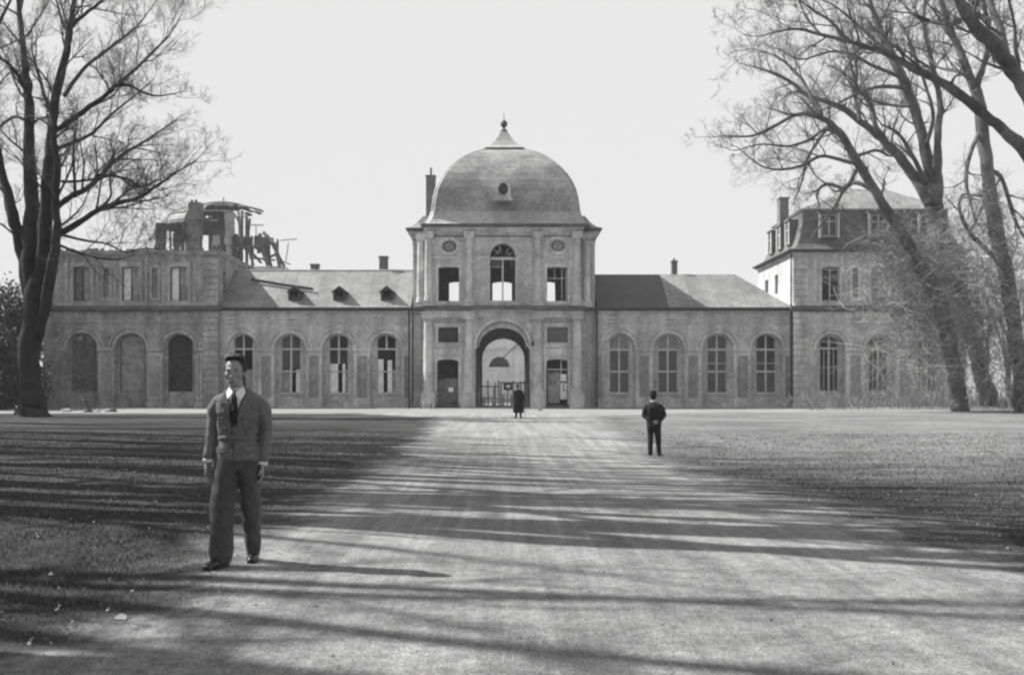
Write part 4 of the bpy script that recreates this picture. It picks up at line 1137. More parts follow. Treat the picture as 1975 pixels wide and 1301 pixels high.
# ---------------------------------------------------------------- trees
class Tree:
    def __init__(s, seed):
        s.r = random.Random(seed); s.t = MB(); s.c = MB(); s.n = 0
    def rv(s, k=1.0):
        return Vector((s.r.gauss(0, k), s.r.gauss(0, k), s.r.gauss(0, k)))
    def grow(s, p, d, L, r, lev, up=0.25, mx=4, ym=None):
        """one branch and everything that grows on it"""
        n = 5 if lev <= 2 else (4 if lev == 3 else 3)
        pts = [p]; rs = [r]; q = p.copy(); d = d.normalized()
        for i in range(n):
            d = (d + s.rv(.13 + .03 * lev) + Vector((0, 0, up * .22))).normalized()
            q = q + d * (L / n); pts.append(q.copy()); rs.append(max(.0045, r * (1 - .82 * (i + 1) / n)))
        s.c.tube(pts, rs, 5 if lev <= 1 else (4 if lev == 2 else 3), cap=False)
        s.n += 1
        if lev >= mx: return
        kids = {1: 8, 2: 7, 3: 6}.get(lev, 5)
        if L < 1.0: kids = max(2, kids - 2)
        for i in range(kids):
            t = s.r.uniform(.22, 1.0); j = min(n - 1, int(t * n)); f = t * n - j
            a = pts[j].lerp(pts[j + 1], f); ax = (pts[j + 1] - pts[j]).normalized()
            side = s.rv(); side = (side - ax * side.dot(ax)).normalized()
            nd = ax * s.r.uniform(.55, 1.0) + side * s.r.uniform(.45, .95) + Vector((0, 0, .12))
            s.grow(a, nd, L * s.r.uniform(.38, .66) * (1.15 - .45 * t), max(.006, rs[j] * .55), lev + 1, up, mx)
    def limb(s, pts, rs, kids=8, L=(2, 4.5), up=.25, mx=4, t0=.25, lev=2, tip=True, trunk=True, sides=8, rough=.05):
        """a limb through given points, smoothed, with branches growing from it"""
        P_ = [Vector(p) for p in pts]; Q = []; R = []
        for i in range(len(P_) - 1):
            a = P_[max(i - 1, 0)]; b = P_[i]; c = P_[i + 1]; e = P_[min(i + 2, len(P_) - 1)]
            m = 4
            for k_ in range(m):
                t = k_ / m
                v = 0.5 * ((2 * b) + (c - a) * t + (2 * a - 5 * b + 4 * c - e) * t * t + (3 * b - 3 * c + e - a) * t ** 3)
                rr = rs[i] + (rs[i + 1] - rs[i]) * t
                Q.append(v + s.rv(rough * rr * 2)); R.append(rr * s.r.uniform(.93, 1.07))
        Q.append(P_[-1]); R.append(rs[-1])
        (s.t if trunk else s.c).tube(Q, R, sides, cap=True)
        n = len(Q) - 1
        for i in range(kids):
            t = t0 + (1 - t0) * (i + s.r.random()) / kids; j = min(n - 1, int(t * n))
            ax = (Q[j + 1] - Q[j]).normalized(); side = s.rv(); side = (side - ax * side.dot(ax)).normalized()
            nd = ax * s.r.uniform(.5, 1.0) + side * s.r.uniform(.5, 1.0) + Vector((0, 0, .15))
            s.grow(Q[j], nd, s.r.uniform(*L) * (1.1 - .5 * t), min(R[j] * .5, .08), lev, up, mx)
        if tip:
            s.grow(Q[-1], Q[-1] - Q[-2], L[0], R[-1], lev, up, mx)
    def traced(s, Y, data, depth, **kw):
        """data: list of (px, py, radius px) along the limb at distance Y, wandering off to depth"""
        pts = []; rs = []; n = len(data)
        for i, (x, y, r) in enumerate(data):
            yy = Y + depth * (i / max(1, n - 1)) + s.r.uniform(-.3, .3)
            pts.append(P(x, y, yy)); rs.append(r * yy / F)
        s.limb(pts, rs, **kw)
    def finish(s, name, base, label, cat, group, bark, twig, extra=None):
        o = thing(name, base, label, cat, group)
        if s.t.v: s.t.build('trunk', M[bark], o, True)
        s.c.build('crown', M[twig], o, True)
        return o

# the big tree on the left
Y = 62.0
T = Tree(7)
base = P(66, 0, Y); base.z = 0
T.limb([(base.x - .1, Y, -.3), (base.x - .1, Y, .25), (base.x - .1, Y, 1.1), P(59, 735, Y), P(57, 690, Y), P(66, 625, Y), P(70, 575, Y), P(78, 535, Y), P(82, 500, Y)], [1.2, .82, .68, .60, .58, .66, .72, .55, .2], kids=0, tip=False, sides=16, rough=.03)
TR = [
 ([(66, 640, 12), (62, 575, 16), (58, 480, 17), (60, 400, 15), (56, 300, 11), (57, 200, 9.5), (48, 130, 7), (42, 60, 5.5), (36, 0, 4.5), (32, -90, 2.5), (28, -180, 1)], 2, 12),
 ([(66, 650, 12), (77, 575, 19), (86, 480, 16), (90, 400, 13), (93, 330, 11), (99, 270, 10.5), (105, 200, 9.5), (116, 150, 8.5), (127, 110, 7.5), (134, 60, 6.5), (140, 20, 5), (152, -50, 3.5), (160, -150, 1)], -2, 12),
 ([(66, 650, 9), (57, 580, 12), (42, 480, 12), (24, 415, 11), (8, 350, 9.5), (-6, 290, 8.5), (-22, 190, 7), (-30, 80, 4)], 1, 8),
 ([(74, 650, 10), (93, 560, 12), (106, 480, 10), (110, 440, 8), (107, 390, 7.5), (111, 330, 7), (106, 285, 6.5), (100, 240, 4)], -3, 4),
 ([(110, 455, 7), (150, 430, 6), (185, 408, 5), (215, 395, 5), (270, 380, 3.6), (300, 360, 2.8), (340, 333, 2), (380, 308, 1.2)], -4, 11),
 ([(108, 402, 6.5), (135, 380, 5.5), (165, 365, 5.5), (190, 345, 5), (215, 315, 4), (250, 290, 3.2), (280, 272, 2.4), (320, 245, 1.4)], 4, 10),
 ([(185, 340, 3.5), (210, 338, 3), (245, 345, 2.6), (270, 360, 2.2), (300, 350, 1.6), (330, 335, 1)], 2, 6),
 ([(110, 250, 5.5), (140, 230, 5), (175, 205, 4.6), (205, 183, 4.2), (225, 165, 3.8), (250, 165, 3), (270, 175, 2.4), (300, 185, 1.8), (340, 180, 1)], -5, 9),
 ([(225, 165, 3.4), (265, 130, 3), (300, 95, 2.2), (325, 70, 1.6), (348, 32, .9)], 3, 7),
 ([(112, 286, 4), (150, 272, 3.6), (180, 255, 3), (210, 225, 2.6), (240, 200, 2), (265, 180, 1.5), (295, 155, .9)], 5, 7),
 ([(124, 185, 4.4), (160, 135, 3.6), (205, 98, 3.2), (235, 75, 2.6), (265, 50, 1.8), (290, 18, .9)], 4, 8),
 ([(134, 55, 4.5), (150, 38, 4), (180, 15, 3), (210, -10, 2), (250, -45, 1)], -3, 6),
 ([(130, 65, 3), (118, 35, 2.6), (108, 0, 2), (98, -40, 1)], 3, 5),
 ([(118, 452, 3), (160, 463, 2.4), (205, 470, 1.9), (245, 487, 1.5), (270, 480, 1.2), (310, 480, .8)], -2, 6),
 ([(96, 215, 4), (80, 165, 3.5), (65, 110, 2.6)], 2, 3),
 ([(56, 190, 4), (38, 150, 3.4), (15, 122, 3), (-20, 100, 2)], -3, 5),
 ([(56, 235, 3.4), (28, 225, 3), (5, 240, 2.6), (-30, 260, 2)], 3, 5),
 ([(108, 470, 3), (150, 487, 2.6), (190, 497, 2), (230, 500, 1.4), (260, 490, 1)], 4, 6),
 ([(185, 408, 3), (213, 380, 2.4), (212, 350, 2), (216, 310, 1.4), (222, 280, 1)], 1, 5),
 ([(146, 380, 3), (143, 330, 2.6), (142, 290, 2), (148, 245, 1.2)], -2, 5),
 ([(100, 400, 2.6), (135, 330, 2), (141, 300, 1.4)], 0, 3),
 ([(120, 350, 3.0), (150, 350, 2.6), (190, 344, 2.2), (230, 342, 1.6), (280, 385, 1)], -4, 6)]
for d_, dep, kd in TR: T.traced(Y, d_, dep, kids=int(kd * 1.35), L=(1.8, 4.6), mx=5)
left_tree = T.finish('bare_tree', base, 'tall bare tree with thick dark forking trunk, before the roofless pavilion', 'tree', None, 'bark', 'twig')
print('left tree twigs', T.n)

# the leaning trees on the right
def rtree(Y, seed, traces, bx_, label, base_r, twig='twig', mx=5, Lr=(1.8, 4.4), bark='bark_pale', sprouts=None, kidk=1.3):
    T = Tree(seed); zb = gh(bx_[0] * Y, Y)
    for i, (d_, dep, kd) in enumerate(traces):
        T.traced(Y, d_, dep, kids=int(kd * kidk), L=Lr, mx=mx, tip=kd > 0, t0=.5 if len(d_) > 11 else .25)
    if sprouts:
        sm_ = MB(); r = T.r
        for (x0, y0, x1, y1, spread, n) in sprouts:
            for i in range(int(n * 1.15)):
                t = r.random(); p = P(x0 + (x1 - x0) * t + r.gauss(0, spread * .45), y0 + (y1 - y0) * t + r.gauss(0, spread * .35), Y + r.gauss(0, .9))
                d = Vector((r.gauss(0, 1), r.gauss(0, .8), r.gauss(.5, .8))).normalized(); L = r.uniform(.8, 3.2) * spread / 60
                pts = [p]; q = p.copy()
                for k_ in range(4):
                    d = (d + Vector((r.gauss(0, .3), r.gauss(0, .3), r.gauss(-.04, .26)))).normalized(); q = q + d * L / 4; pts.append(q.copy())
                sm_.tube(pts, [.02, .017, .013, .009, .005], 3, cap=False)
                for k_ in range(3):
                    a = pts[r.choice((1, 2, 3))]; dd = (d + Vector((r.gauss(0, .8), r.gauss(0, .8), r.gauss(.1, .6)))).normalized() * L * .35
                    sm_.tube([a, a + dd * .5 + Vector((0, 0, .03)), a + dd], [.009, .006, .003], 3, cap=False)
    o = T.finish('bare_tree', (bx_[0] * Y, Y, zb), label, 'tree', 'bare leaning trees at the right', bark, twig)
    if sprouts: sm_.build('sprout_growth', M['sprout'], o)
    print(label[:30], T.n)
    return o
X_ = lambda px: ((px - CX) / F,)
rtree(72, 21, [
 ([(1852, 800, 19), (1848, 760, 15), (1838, 700, 14.5), (1826, 640, 14), (1806, 570, 13), (1778, 515, 12), (1745, 462, 11), (1700, 388, 9.5), (1655, 315, 8.5), (1620, 257, 7), (1585, 228, 5.5), (1540, 221, 4), (1490, 245, 3.2), (1450, 262, 2.4), (1392, 262, 1)], -3, 14),
 ([(1655, 318, 5), (1610, 305, 3.6), (1580, 302, 3.2), (1545, 320, 2.8), (1500, 327, 2.2), (1465, 318, 1.6), (1430, 290, 1)], 2, 8),
 ([(1620, 257, 4.5), (1590, 250, 3.6), (1560, 270, 3), (1520, 282, 2.4), (1470, 278, 1.6), (1420, 290, 1)], -3, 7),
 ([(1655, 320, 4.5), (1640, 350, 4), (1622, 375, 3.6), (1612, 395, 3), (1590, 425, 2.4), (1570, 450, 1.4)], -2, 5),
 ([(1630, 365, 4), (1600, 355, 3.4), (1582, 362, 3), (1575, 380, 2.2)], 1, 3),
 ([(1685, 368, 5), (1650, 352, 4), (1625, 368, 3.6)], 2, 2),
 ([(1585, 228, 4), (1565, 190, 3.2), (1545, 150, 2.6), (1500, 110, 1.8), (1455, 95, 1)], 3, 8),
 ([(1600, 240, 3.4), (1560, 300, 2.8), (1548, 345, 2), (1540, 370, 1.2)], 3, 5),
 ([(1655, 300, 3.4), (1690, 290, 3), (1712, 300, 2.2)], 2, 3)],
 X_(1852), 'leaning bare tree whose dark limb slants left across the mansard roof', .4,
 sprouts=[(1755, 500, 1820, 620, 95, 460), (1715, 465, 1790, 530, 60, 240), (1820, 610, 1840, 700, 45, 120), (1700, 540, 1790, 700, 85, 340)])
rtree(76, 22, [
 ([(1910, 800, 22), (1904, 760, 17), (1888, 700, 17), (1872, 640, 16.5), (1850, 570, 17), (1825, 500, 19), (1808, 440, 20), (1802, 395, 19)], 0, 0),
 ([(1802, 395, 15), (1792, 330, 12), (1776, 250, 10), (1756, 190, 10), (1731, 130, 8.5), (1712, 90, 7), (1696, 50, 5), (1678, 0, 4), (1660, -60, 2)], 2, 12),
 ([(1806, 395, 14), (1808, 330, 10), (1809, 260, 7), (1813, 200, 6), (1802, 140, 5.5), (1790, 90, 4.6), (1781, 40, 4), (1788, -20, 3), (1792, -90, 1.5)], -2, 10),
 ([(1797, 395, 13), (1772, 355, 11), (1742, 312, 10), (1711, 277, 9), (1670, 242, 7.5), (1620, 206, 6), (1562, 186, 4.6), (1530, 161, 3.6), (1490, 140, 2.6), (1450, 128, 1.2)], 3, 14),
 ([(1711, 277, 6), (1690, 245, 5), (1680, 200, 4), (1655, 170, 3.4), (1640, 120, 2.6), (1625, 60, 1.6)], -2, 9),
 ([(1660, 235, 5), (1650, 190, 4), (1652, 130, 3), (1646, 80, 2)], 2, 7),
 ([(1785, 350, 6), (1770, 320, 5), (1748, 280, 4), (1730, 255, 3), (1700, 240, 2)], -3, 5),
 ([(1786, 280, 4), (1800, 230, 4), (1790, 180, 3), (1762, 100, 3), (1745, 60, 2.4), (1730, 38, 1.8), (1700, 32, 1.2)], 3, 7),
 ([(1748, 170, 5), (1700, 167, 3.6), (1660, 178, 3), (1625, 195, 2), (1580, 215, 1)], -4, 7),
 ([(1740, 150, 4), (1680, 125, 3.4), (1640, 104, 3), (1600, 100, 2.4), (1545, 115, 1.6), (1510, 100, 1)], 2, 8),
 ([(1765, 200, 4), (1745, 205, 3), (1700, 200, 2.4)], 2, 4)],
 X_(1910), 'thick bare tree forking into three tall limbs beside the mansard roof', .5,
 sprouts=[(1815, 450, 1870, 640, 90, 400), (1840, 560, 1885, 720, 60, 160), (1740, 540, 1850, 720, 110, 260)])
rtree(70, 23, [
 ([(1975, 805, 20), (1968, 720, 15), (1955, 620, 14.5), (1938, 520, 15), (1916, 420, 14.5), (1905, 330, 13), (1893, 230, 12), (1880, 170, 11.5)], 0, 3),
 ([(1880, 172, 9), (1858, 115, 7.5), (1838, 65, 6.5), (1815, 0, 5.5), (1800, -70, 3)], 1, 9),
 ([(1882, 172, 8), (1892, 140, 6.5), (1903, 105, 6), (1906, 55, 5), (1897, 0, 4), (1890, -70, 2)], -2, 8),
 ([(1895, 240, 5), (1870, 300, 4), (1865, 360, 3), (1880, 420, 2)], -2, 4),
 ([(1935, 510, 5), (1890, 470, 4.4), (1865, 440, 4), (1850, 400, 3.2), (1858, 375, 2.6), (1890, 378, 2)], 2, 5),
 ([(1906, 330, 5), (1930, 340, 4), (1950, 400, 4), (1965, 440, 3), (1985, 470, 2)], 2, 5),
 ([(1880, 160, 4), (1850, 140, 3), (1810, 130, 2.4), (1780, 100, 1.6)], 3, 5)],
 X_(1975), 'bare tree standing at the right edge, its long trunk forking high up', .4,
 sprouts=[(1900, 420, 1960, 640, 80, 420), (1880, 600, 1960, 740, 70, 300)])
rtree(46, 24, [
 ([(2120, 860, 30), (2100, 700, 26), (2070, 500, 22), (2030, 380, 19), (1985, 300, 15), (1940, 255, 11), (1900, 222, 10), (1850, 182, 9.5), (1810, 156, 8.5), (1760, 131, 7.5), (1715, 106, 6), (1672, 91, 5), (1640, 81, 4.4), (1580, 66, 3.4), (1530, 56, 2.4), (1465, 70, 1)], -3, 14),
 ([(2070, 500, 18), (2040, 330, 17), (2000, 215, 16), (1965, 155, 15), (1935, 112, 14), (1905, 75, 13.5), (1872, 40, 13), (1850, 0, 11), (1825, -60, 6)], -5, 8),
 ([(1945, 125, 9), (1932, 65, 8), (1912, 10, 7), (1900, -50, 4)], 1, 5),
 ([(1850, 40, 6), (1825, 45, 5), (1790, 40, 4), (1765, 30, 3), (1740, 5, 2)], 2, 6),
 ([(1715, 106, 4), (1690, 80, 3.4), (1650, 45, 2.8), (1615, 15, 2), (1580, -5, 1)], 2, 7),
 ([(1640, 82, 3.4), (1600, 40, 2.6), (1560, 15, 2), (1530, -10, 1)], -2, 6),
 ([(1582, 66, 2.6), (1560, 40, 2.2), (1540, 0, 1.4)], 1, 5),
 ([(1985, 210, 6), (1975, 180, 5), (1960, 100, 4), (1955, 40, 3), (1940, -20, 2)], -3, 5)],
 X_(2120), 'near bare tree whose long diagonal limb reaches in from the right edge', .5, kidk=1.1)

# avenue trees left of the view: they throw the long shadows on lawn and path
def avenue_tree(seed, H=21.0, mx=3, kids=8, wide=1.0):
    T = Tree(seed); r = T.r
    T.limb([(0, 0, -.3), (0, 0, .4), (.05, .05, 2.2), (.1, 0, 4.6), (.1, .1, 6.4)], [.62, .46, .38, .36, .34], kids=0, tip=False, sides=12)
    for i in range(7):
        a = i * 2.4 + r.uniform(-.3, .3); z = 4.4 + i * .35; sp = r.uniform(.06, .26) * wide if i < 5 else .05; L = (H - z) * r.uniform(.8, 1.0)
        d = Vector((cos(a) * sp, sin(a) * sp, 1)).normalized(); pts = [Vector((.1, .05, z - .4))]
        for q in range(5):
            pts.append(pts[-1] + (d + Vector((cos(a) * .06 * q, sin(a) * .06 * q, 0)) + T.rv(.09)).normalized() * L / 5)
        T.limb(pts, [.22, .17, .13, .09, .05, .02], kids=kids, L=(1.4, 3.8), mx=mx, sides=7, t0=.35)
    return T
AV = [avenue_tree(31, mx=4), avenue_tree(32, mx=4, kids=6), avenue_tree(33, 19, 3, 12, 1.5)]
me = [(t.t.mesh('trunk', M['bark'], smooth=True), t.c.mesh('crown', M['twig'], smooth=True)) for t in AV]
spots = [(-8.3, 7.4, 1.0, 1), (-9.6, 14.4, 1.25, 0), (-11.5, 18.2, 1.2, 1), (-14.0, 22.5, 1.3, 0), (-15.5, 26.5, 1.2, 1), (-18.0, 30.0, 1.3, 0), (-19.5, 34.5, 1.2, 1), (-22.5, 39.5, 1.25, 0), (-25.0, 45.5, 1.2, 1), (-29, 52.0, 1.1, 2), (-17, 12, 1.2, 0), (-18, 18.5, 1.25, 2), (-23, 25, 1.3, 1), (-27, 32, 1.3, 2), (-33, 44, 1.2, 1), (-39, 66, 1.2, 0), (-6.5, 3.5, 1.2, 0), (-13, 6.5, 1.2, 1), (-5.4, 5.9, .9, 2), (-8.6, 5.2, 1.0, 2), (-5.0, 2.6, .9, 2)]
for i, (x, y, s, v) in enumerate(spots):
    o = thing('avenue_tree', (x, y, gh(x, y)), 'bare avenue tree standing left of the view, throwing long branch shadows across the path', 'tree', 'avenue trees left of the view')
    for nm, q in zip(('trunk', 'crown'), me[v]):
        c = bpy.data.objects.new(nm, q); COL.objects.link(c); c.parent = o
    o.rotation_euler = (0, 0, i * 1.7); o.scale = (s, s, s)

# distant bare trees behind the right end and the dark evergreen mass at the left edge
for i, (px, Y, s, v) in enumerate([(1900, 118, .95, 0), (1945, 128, 1.1, 1), (1985, 112, .9, 0), (2040, 122, 1.1, 1)]):
    p = P(px, CY, Y)
    o = thing('bare_tree', (p.x, Y, gh(p.x, Y)), ['distant bare tree in the gap just right of the mansard pavilion', 'distant bare tree behind the trunks at the right edge', 'distant bare tree cut by the right edge of the photo', 'distant bare tree beyond the right edge'][i], 'tree', 'distant bare trees beyond the palace')
    for nm, q in zip(('trunk', 'crown'), me[v]):
        c = bpy.data.objects.new(nm, q); COL.objects.link(c); c.parent = o
    o.rotation_euler = (0, 0, 2 + i * 1.3); o.scale = (s * .8, s * .8, s * .8)
M['leaf_dark'] = mat_plain('evergreen_leaf', .05, .7, .3, .4, 1)
def evergreen(px, Y, H, W, label, seed):
    r = random.Random(seed); p = P(px, CY, Y)
    o = thing('evergreen_tree', (p.x, Y, 0), label, 'tree', 'dark evergreens behind the left tree' if seed < 40 else 'evergreen bushes left of the view')
    m = MB(); m.tube([(p.x, Y, -.2), (p.x + .1, Y, H * .9)], [.35, .05], 8); 
    cl = []
    for i in range(26):
        t = r.random(); a = r.uniform(0, 6.28); w = W * (1 - t) ** .6 * r.uniform(.5, 1)
        c = Vector((p.x + w * cos(a), Y + w * sin(a), .6 + t * (H - .8))); cl.append(c)
        m.tube([(p.x, Y, c.z * .8), tuple(c)], [.06, .02], 4)
    m.build('trunk', M['bark'], o)
    m = MB()
    for c in cl:
        for j in range(260):
            v = Vector((r.gauss(0, .75), r.gauss(0, .75), r.gauss(0, .6))) + c
            if v.z < .05: continue
            u = Vector((r.gauss(0, 1), r.gauss(0, 1), r.gauss(0, 1))).normalized() * .16; w = Vector((r.gauss(0, 1), r.gauss(0, 1), r.gauss(0, 1))).normalized() * .09
            m.add([tuple(v - u), tuple(v + w), tuple(v + u), tuple(v - w)], [(0, 1, 2, 3)])
    m.build('crown', M['leaf_dark'], o)
evergreen(20, 88, 10.5, 2.6, 'dark evergreen tree close behind the big left trunk', 1)
evergreen(-30, 84, 8.5, 3.0, 'dark evergreen at the very left edge of the photo', 2)
evergreen(45, 92, 8.0, 2.2, 'lower dark evergreen against the left end of the roofless pavilion', 3)
evergreen(5, 80, 5.0, 2.6, 'dark round evergreen bush at the left edge under the big tree', 4)


# thicket of thin stems at the foot of the right-hand trees
r = random.Random(5); m = MB()
for i in range(3600):
    x = r.uniform(21, 47); y = r.uniform(73.5, 83)
    if x < 27 and r.random() < .5: continue
    hh = r.choice((.35, .5, .6, .9, 1.3)) * r.uniform(.6, 1.3)
    if x > 27 and r.random() < .12: hh = r.uniform(1.6, 3.6)
    p = Vector((x, y, gh(x, y) - .02)); d = Vector((r.gauss(0, .25), r.gauss(0, .25), 1)).normalized(); q = p.copy(); pts = [p]
    for k_ in range(3): d = (d + Vector((r.gauss(0, .16), r.gauss(0, .16), 0))).normalized(); q = q + d * hh / 3; pts.append(q.copy())
    m.tube(pts, [.013, .011, .008, .004], 3, cap=False)
    for k_ in range(2 + int(hh)):
        a = pts[r.choice((1, 2))]; dd = Vector((r.gauss(0, .6), r.gauss(0, .6), r.uniform(.3, 1))).normalized() * hh * .4
        m.tube([a, a + dd], [.008, .003], 3, cap=False)
o = m.build('thicket', M['sprout']); o['kind'] = 'stuff'
# ---------------------------------------------------------------- grass, fallen leaves, small things on the ground
M['blade'] = mat_plain('grass_blade', .12, .9, .1, .5, 2.5); M['leaf'] = mat_plain('dead_leaf', .26, .8, .2, .4, 3)
r = random.Random(8); m = MB(); cnt = 0
while cnt < 70000:
    y = 4.5 + 34 * r.random() ** 1.9; x = r.uniform(-.5 * y - 1.5, .5 * y + 1.5)
    a, b = path_l(y), path_r(y)
    if a + .02 < x < b - .02:
        e = min(x - a, b - x)
        if r.random() > .35 * math.exp(-e / .28): continue
    if noise.noise(Vector((x * 1.1, y * 1.1, 5))) < -.18 and r.random() < .7: continue
    z = gh(x, y); h = r.uniform(.015, .05); an = r.uniform(0, 6.28); w = .004 + y * .00022
    dx, dy = cos(an) * w, sin(an) * w; lx_, ly_ = r.gauss(0, .6) * h, r.gauss(0, .6) * h
    m.v += [(x - dx, y - dy, z), (x + dx, y + dy, z), (x + lx_, y + ly_, z + h)]
    m.f.append((len(m.v) - 3, len(m.v) - 2, len(m.v) - 1)); cnt += 1
o = m.build('grass', M['blade']); o['kind'] = 'stuff'
m = MB(); cnt = 0
while cnt < 900:
    y = 5.0 + 30 * r.random() ** 1.8; x = r.uniform(-.48 * y, .48 * y)
    a, b = path_l(y), path_r(y)
    if a + .3 < x < b - .3 and r.random() > .04: continue
    z = gh(x, y) + .03; s = r.uniform(.008, .02); an = r.uniform(0, 6.28)
    m.add([(x + s * cos(an + q) , y + s * sin(an + q), z + r.uniform(-.005, .02)) for q in (0, 1.3, 3.1, 4.6)], [(0, 1, 2, 3)]); cnt += 1
o = m.build('fallen_leaves', M['leaf']); o['kind'] = 'stuff'
m = MB(); cnt = 0                                             # pebbles on the path
while cnt < 5200:
    y = 4.6 + 22 * r.random() ** 2; x = r.uniform(-.45 * y, .45 * y)
    if not (path_l(y) - .3 < x < path_r(y) + .3): continue
    z = gh(x, y) + .02; s = r.uniform(.004, .013) * (1 if r.random() < .97 else 1.8); an = r.uniform(0, 6.28)
    ring = [(x + s * cos(an + q * 1.57) * r.uniform(.7, 1.1), y + s * sin(an + q * 1.57) * r.uniform(.7, 1.1), z) for q in range(4)]
    m.add(ring + [(x, y, z + s * r.uniform(.5, .9))], [(0, 1, 4), (1, 2, 4), (2, 3, 4), (3, 0, 4)]); cnt += 1
o = m.build('pebbles', M['gravel_pale']); o['kind'] = 'stuff'
p = P(232, 1201, 6.86)
m = MB(); m.add([(p.x - .03, 6.84, gh(p.x, 6.84) + .03), (p.x + .045, 6.83, gh(p.x, 6.84) + .028), (p.x + .035, 6.88, gh(p.x, 6.84) + .045), (p.x - .02, 6.92, gh(p.x, 6.84) + .05), (p.x - .04, 6.87, gh(p.x, 6.84) + .036)], [(0, 1, 2, 3, 4)])
sc_ = m.build('paper_scrap', M['board_grey'], loc=(p.x, 6.87, .03)); so = sc_.modifiers.new('s', 'SOLIDIFY'); so.thickness = .003
tag(sc_, 'crumpled white paper scrap lying in the dark grass at the lower left', 'litter')

# stone tub and the pale stones by the left tree
Y = 72.0; X = (170 - CX) / F * Y; z = gh(X, Y)
tb = thing('garden_urn', (X, Y, z), 'dark squat garden urn on the forecourt edge, right of the big left tree', 'urn')
m = MB(); m.lathe([(.30, 0), (.30, .12), (.17, .2), (.14, .34), (.2, .4), (.3, .55), (.35, .8), (.39, .84), (.39, .9), (.33, .9)], (X, Y, z), 16); m.build('bowl', M['stone_dark'], tb, True)
m = MB(); m.box(X - .36, X + .36, Y - .36, Y + .36, z - .1, z + .05); m.build('foot', M['stone_dark'], tb)
for i, (px, s, lb, mt) in enumerate([(124, .2, 'pale broken stone nearest to the big left trunk', 'stone'), (131, .22, 'pale upright rubble stone between the left trunk and the urn', 'stone'), (189, .18, 'pale rubble stone just right of the urn', 'stone'), (207, .2, 'pale low rubble stone on the forecourt edge, well right of the urn', 'stone'), (218, .26, 'dark flat rubble stone farthest right of the urn', 'stone_dark')]):
    r2 = random.Random(i); X = (px - CX) / F * 73; z = gh(X, 73)
    m = MB(); m.loft([[(X + s * sc * cos(a * 1.047) * r2.uniform(.7, 1.1), 73 + s * sc * sin(a * 1.047) * r2.uniform(.7, 1.1), z + s * zz * r2.uniform(.85, 1.1)) for a in range(6)] for sc, zz in ((1, -.1), (1.05, .4), (.8, .9), (.4, 1.25))])
    tag(m.build('rubble_stone', M[mt], loc=(X, 73, z)), lb, 'stone', 'rubble stones on the edge of the forecourt')
# short iron posts in front of the left gatehouse columns
for px, lb, h, lean in ((789, 'short iron post in front of the downpipe, leftmost of the row', .42, 0), (812, 'short iron post before the outer gatehouse column', .4, 0), (831, 'short iron post between the outer column and the left doorway', .4, 0), (839, 'bent iron post leaning right, in front of the left doorway', .55, .18)):
    Y = 84.5; X = (px - CX) / F * Y; z = .03
    m = MB(); m.tube([(X, Y, z - .1), (X + lean * .4, Y, z + h * .55), (X + lean, Y - lean, z + h)], [.05, .045, .04], 7); m.lathe([(.06, 0), (.07, .03), (.03, .07)], (X + lean, Y - lean, z + h - .02), 8)
    tag(m.build('iron_post', M['metal'], loc=(X, Y, z)), lb, 'post', 'short iron posts before the gatehouse')
# small dog near the gatehouse's inner right column
Y = 80.0; X = (1043 - CX) / F * Y; z = gh(X, Y) + .03
M['fur'] = mat_plain('grey_fur', .2, .9, .1, .4, 9)

# ---------------------------------------------------------------- people
def remesh(mb, voxel, smooth=6, fac=.5):
    me = bpy.data.meshes.new('t'); me.from_pydata([tuple(v) for v in mb.v], [], mb.f); me.update()
    o = bpy.data.objects.new('t', me); COL.objects.link(o)
    a = o.modifiers.new('r', 'REMESH'); a.mode = 'VOXEL'; a.voxel_size = voxel; a.use_smooth_shade = True
    b = o.modifiers.new('s', 'SMOOTH'); b.iterations = smooth; b.factor = fac
    dg = bpy.context.evaluated_depsgraph_get(); dg.update()
    res = bpy.data.meshes.new_from_object(o.evaluated_get(dg))
    bpy.data.objects.remove(o)
    return res
def limb(m, pts, rs, n=14, sy=1.0):
    """closed tapered tube with rounded ends; rs may hold (rx, ry)"""
    pts = [Vector(p) for p in pts]
    t0 = (pts[0] - pts[1]).normalized(); t1 = (pts[-1] - pts[-2]).normalized()
    R = [r if isinstance(r, tuple) else (r, r * sy) for r in rs]
    P_ = [pts[0] + t0 * R[0][1] * .8, pts[0] + t0 * R[0][1] * .5] + pts + [pts[-1] + t1 * R[-1][1] * .5, pts[-1] + t1 * R[-1][1] * .8]
    R = [(R[0][0] * .45, R[0][1] * .45), (R[0][0] * .8, R[0][1] * .8)] + R + [(R[-1][0] * .8, R[-1][1] * .8), (R[-1][0] * .45, R[-1][1] * .45)]
    rings = []
    for i, p in enumerate(P_):
        t = (P_[min(i + 1, len(P_) - 1)] - P_[max(i - 1, 0)]).normalized()
        u = Vector((1, 0, 0)); u = (u - t * u.dot(t)); 
        if u.length < .2: u = Vector((0, 1, 0)) - t * t.y
        u.normalize(); w = t.cross(u)
        rings.append([tuple(p + u * R[i][0] * cos(2 * pi * k / n) + w * R[i][1] * sin(2 * pi * k / n)) for k in range(n)])
    m.loft(rings)
def ball(m, c, rx, ry, rz, n=14):
    rings = []
    for i in range(1, n // 2 + 3):
        a = pi * i / (n // 2 + 3)
        rings.append([(c[0] + rx * sin(a) * cos(2 * pi * k / n), c[1] + ry * sin(a) * sin(2 * pi * k / n), c[2] - rz * cos(a)) for k in range(n)])
    m.loft(rings)
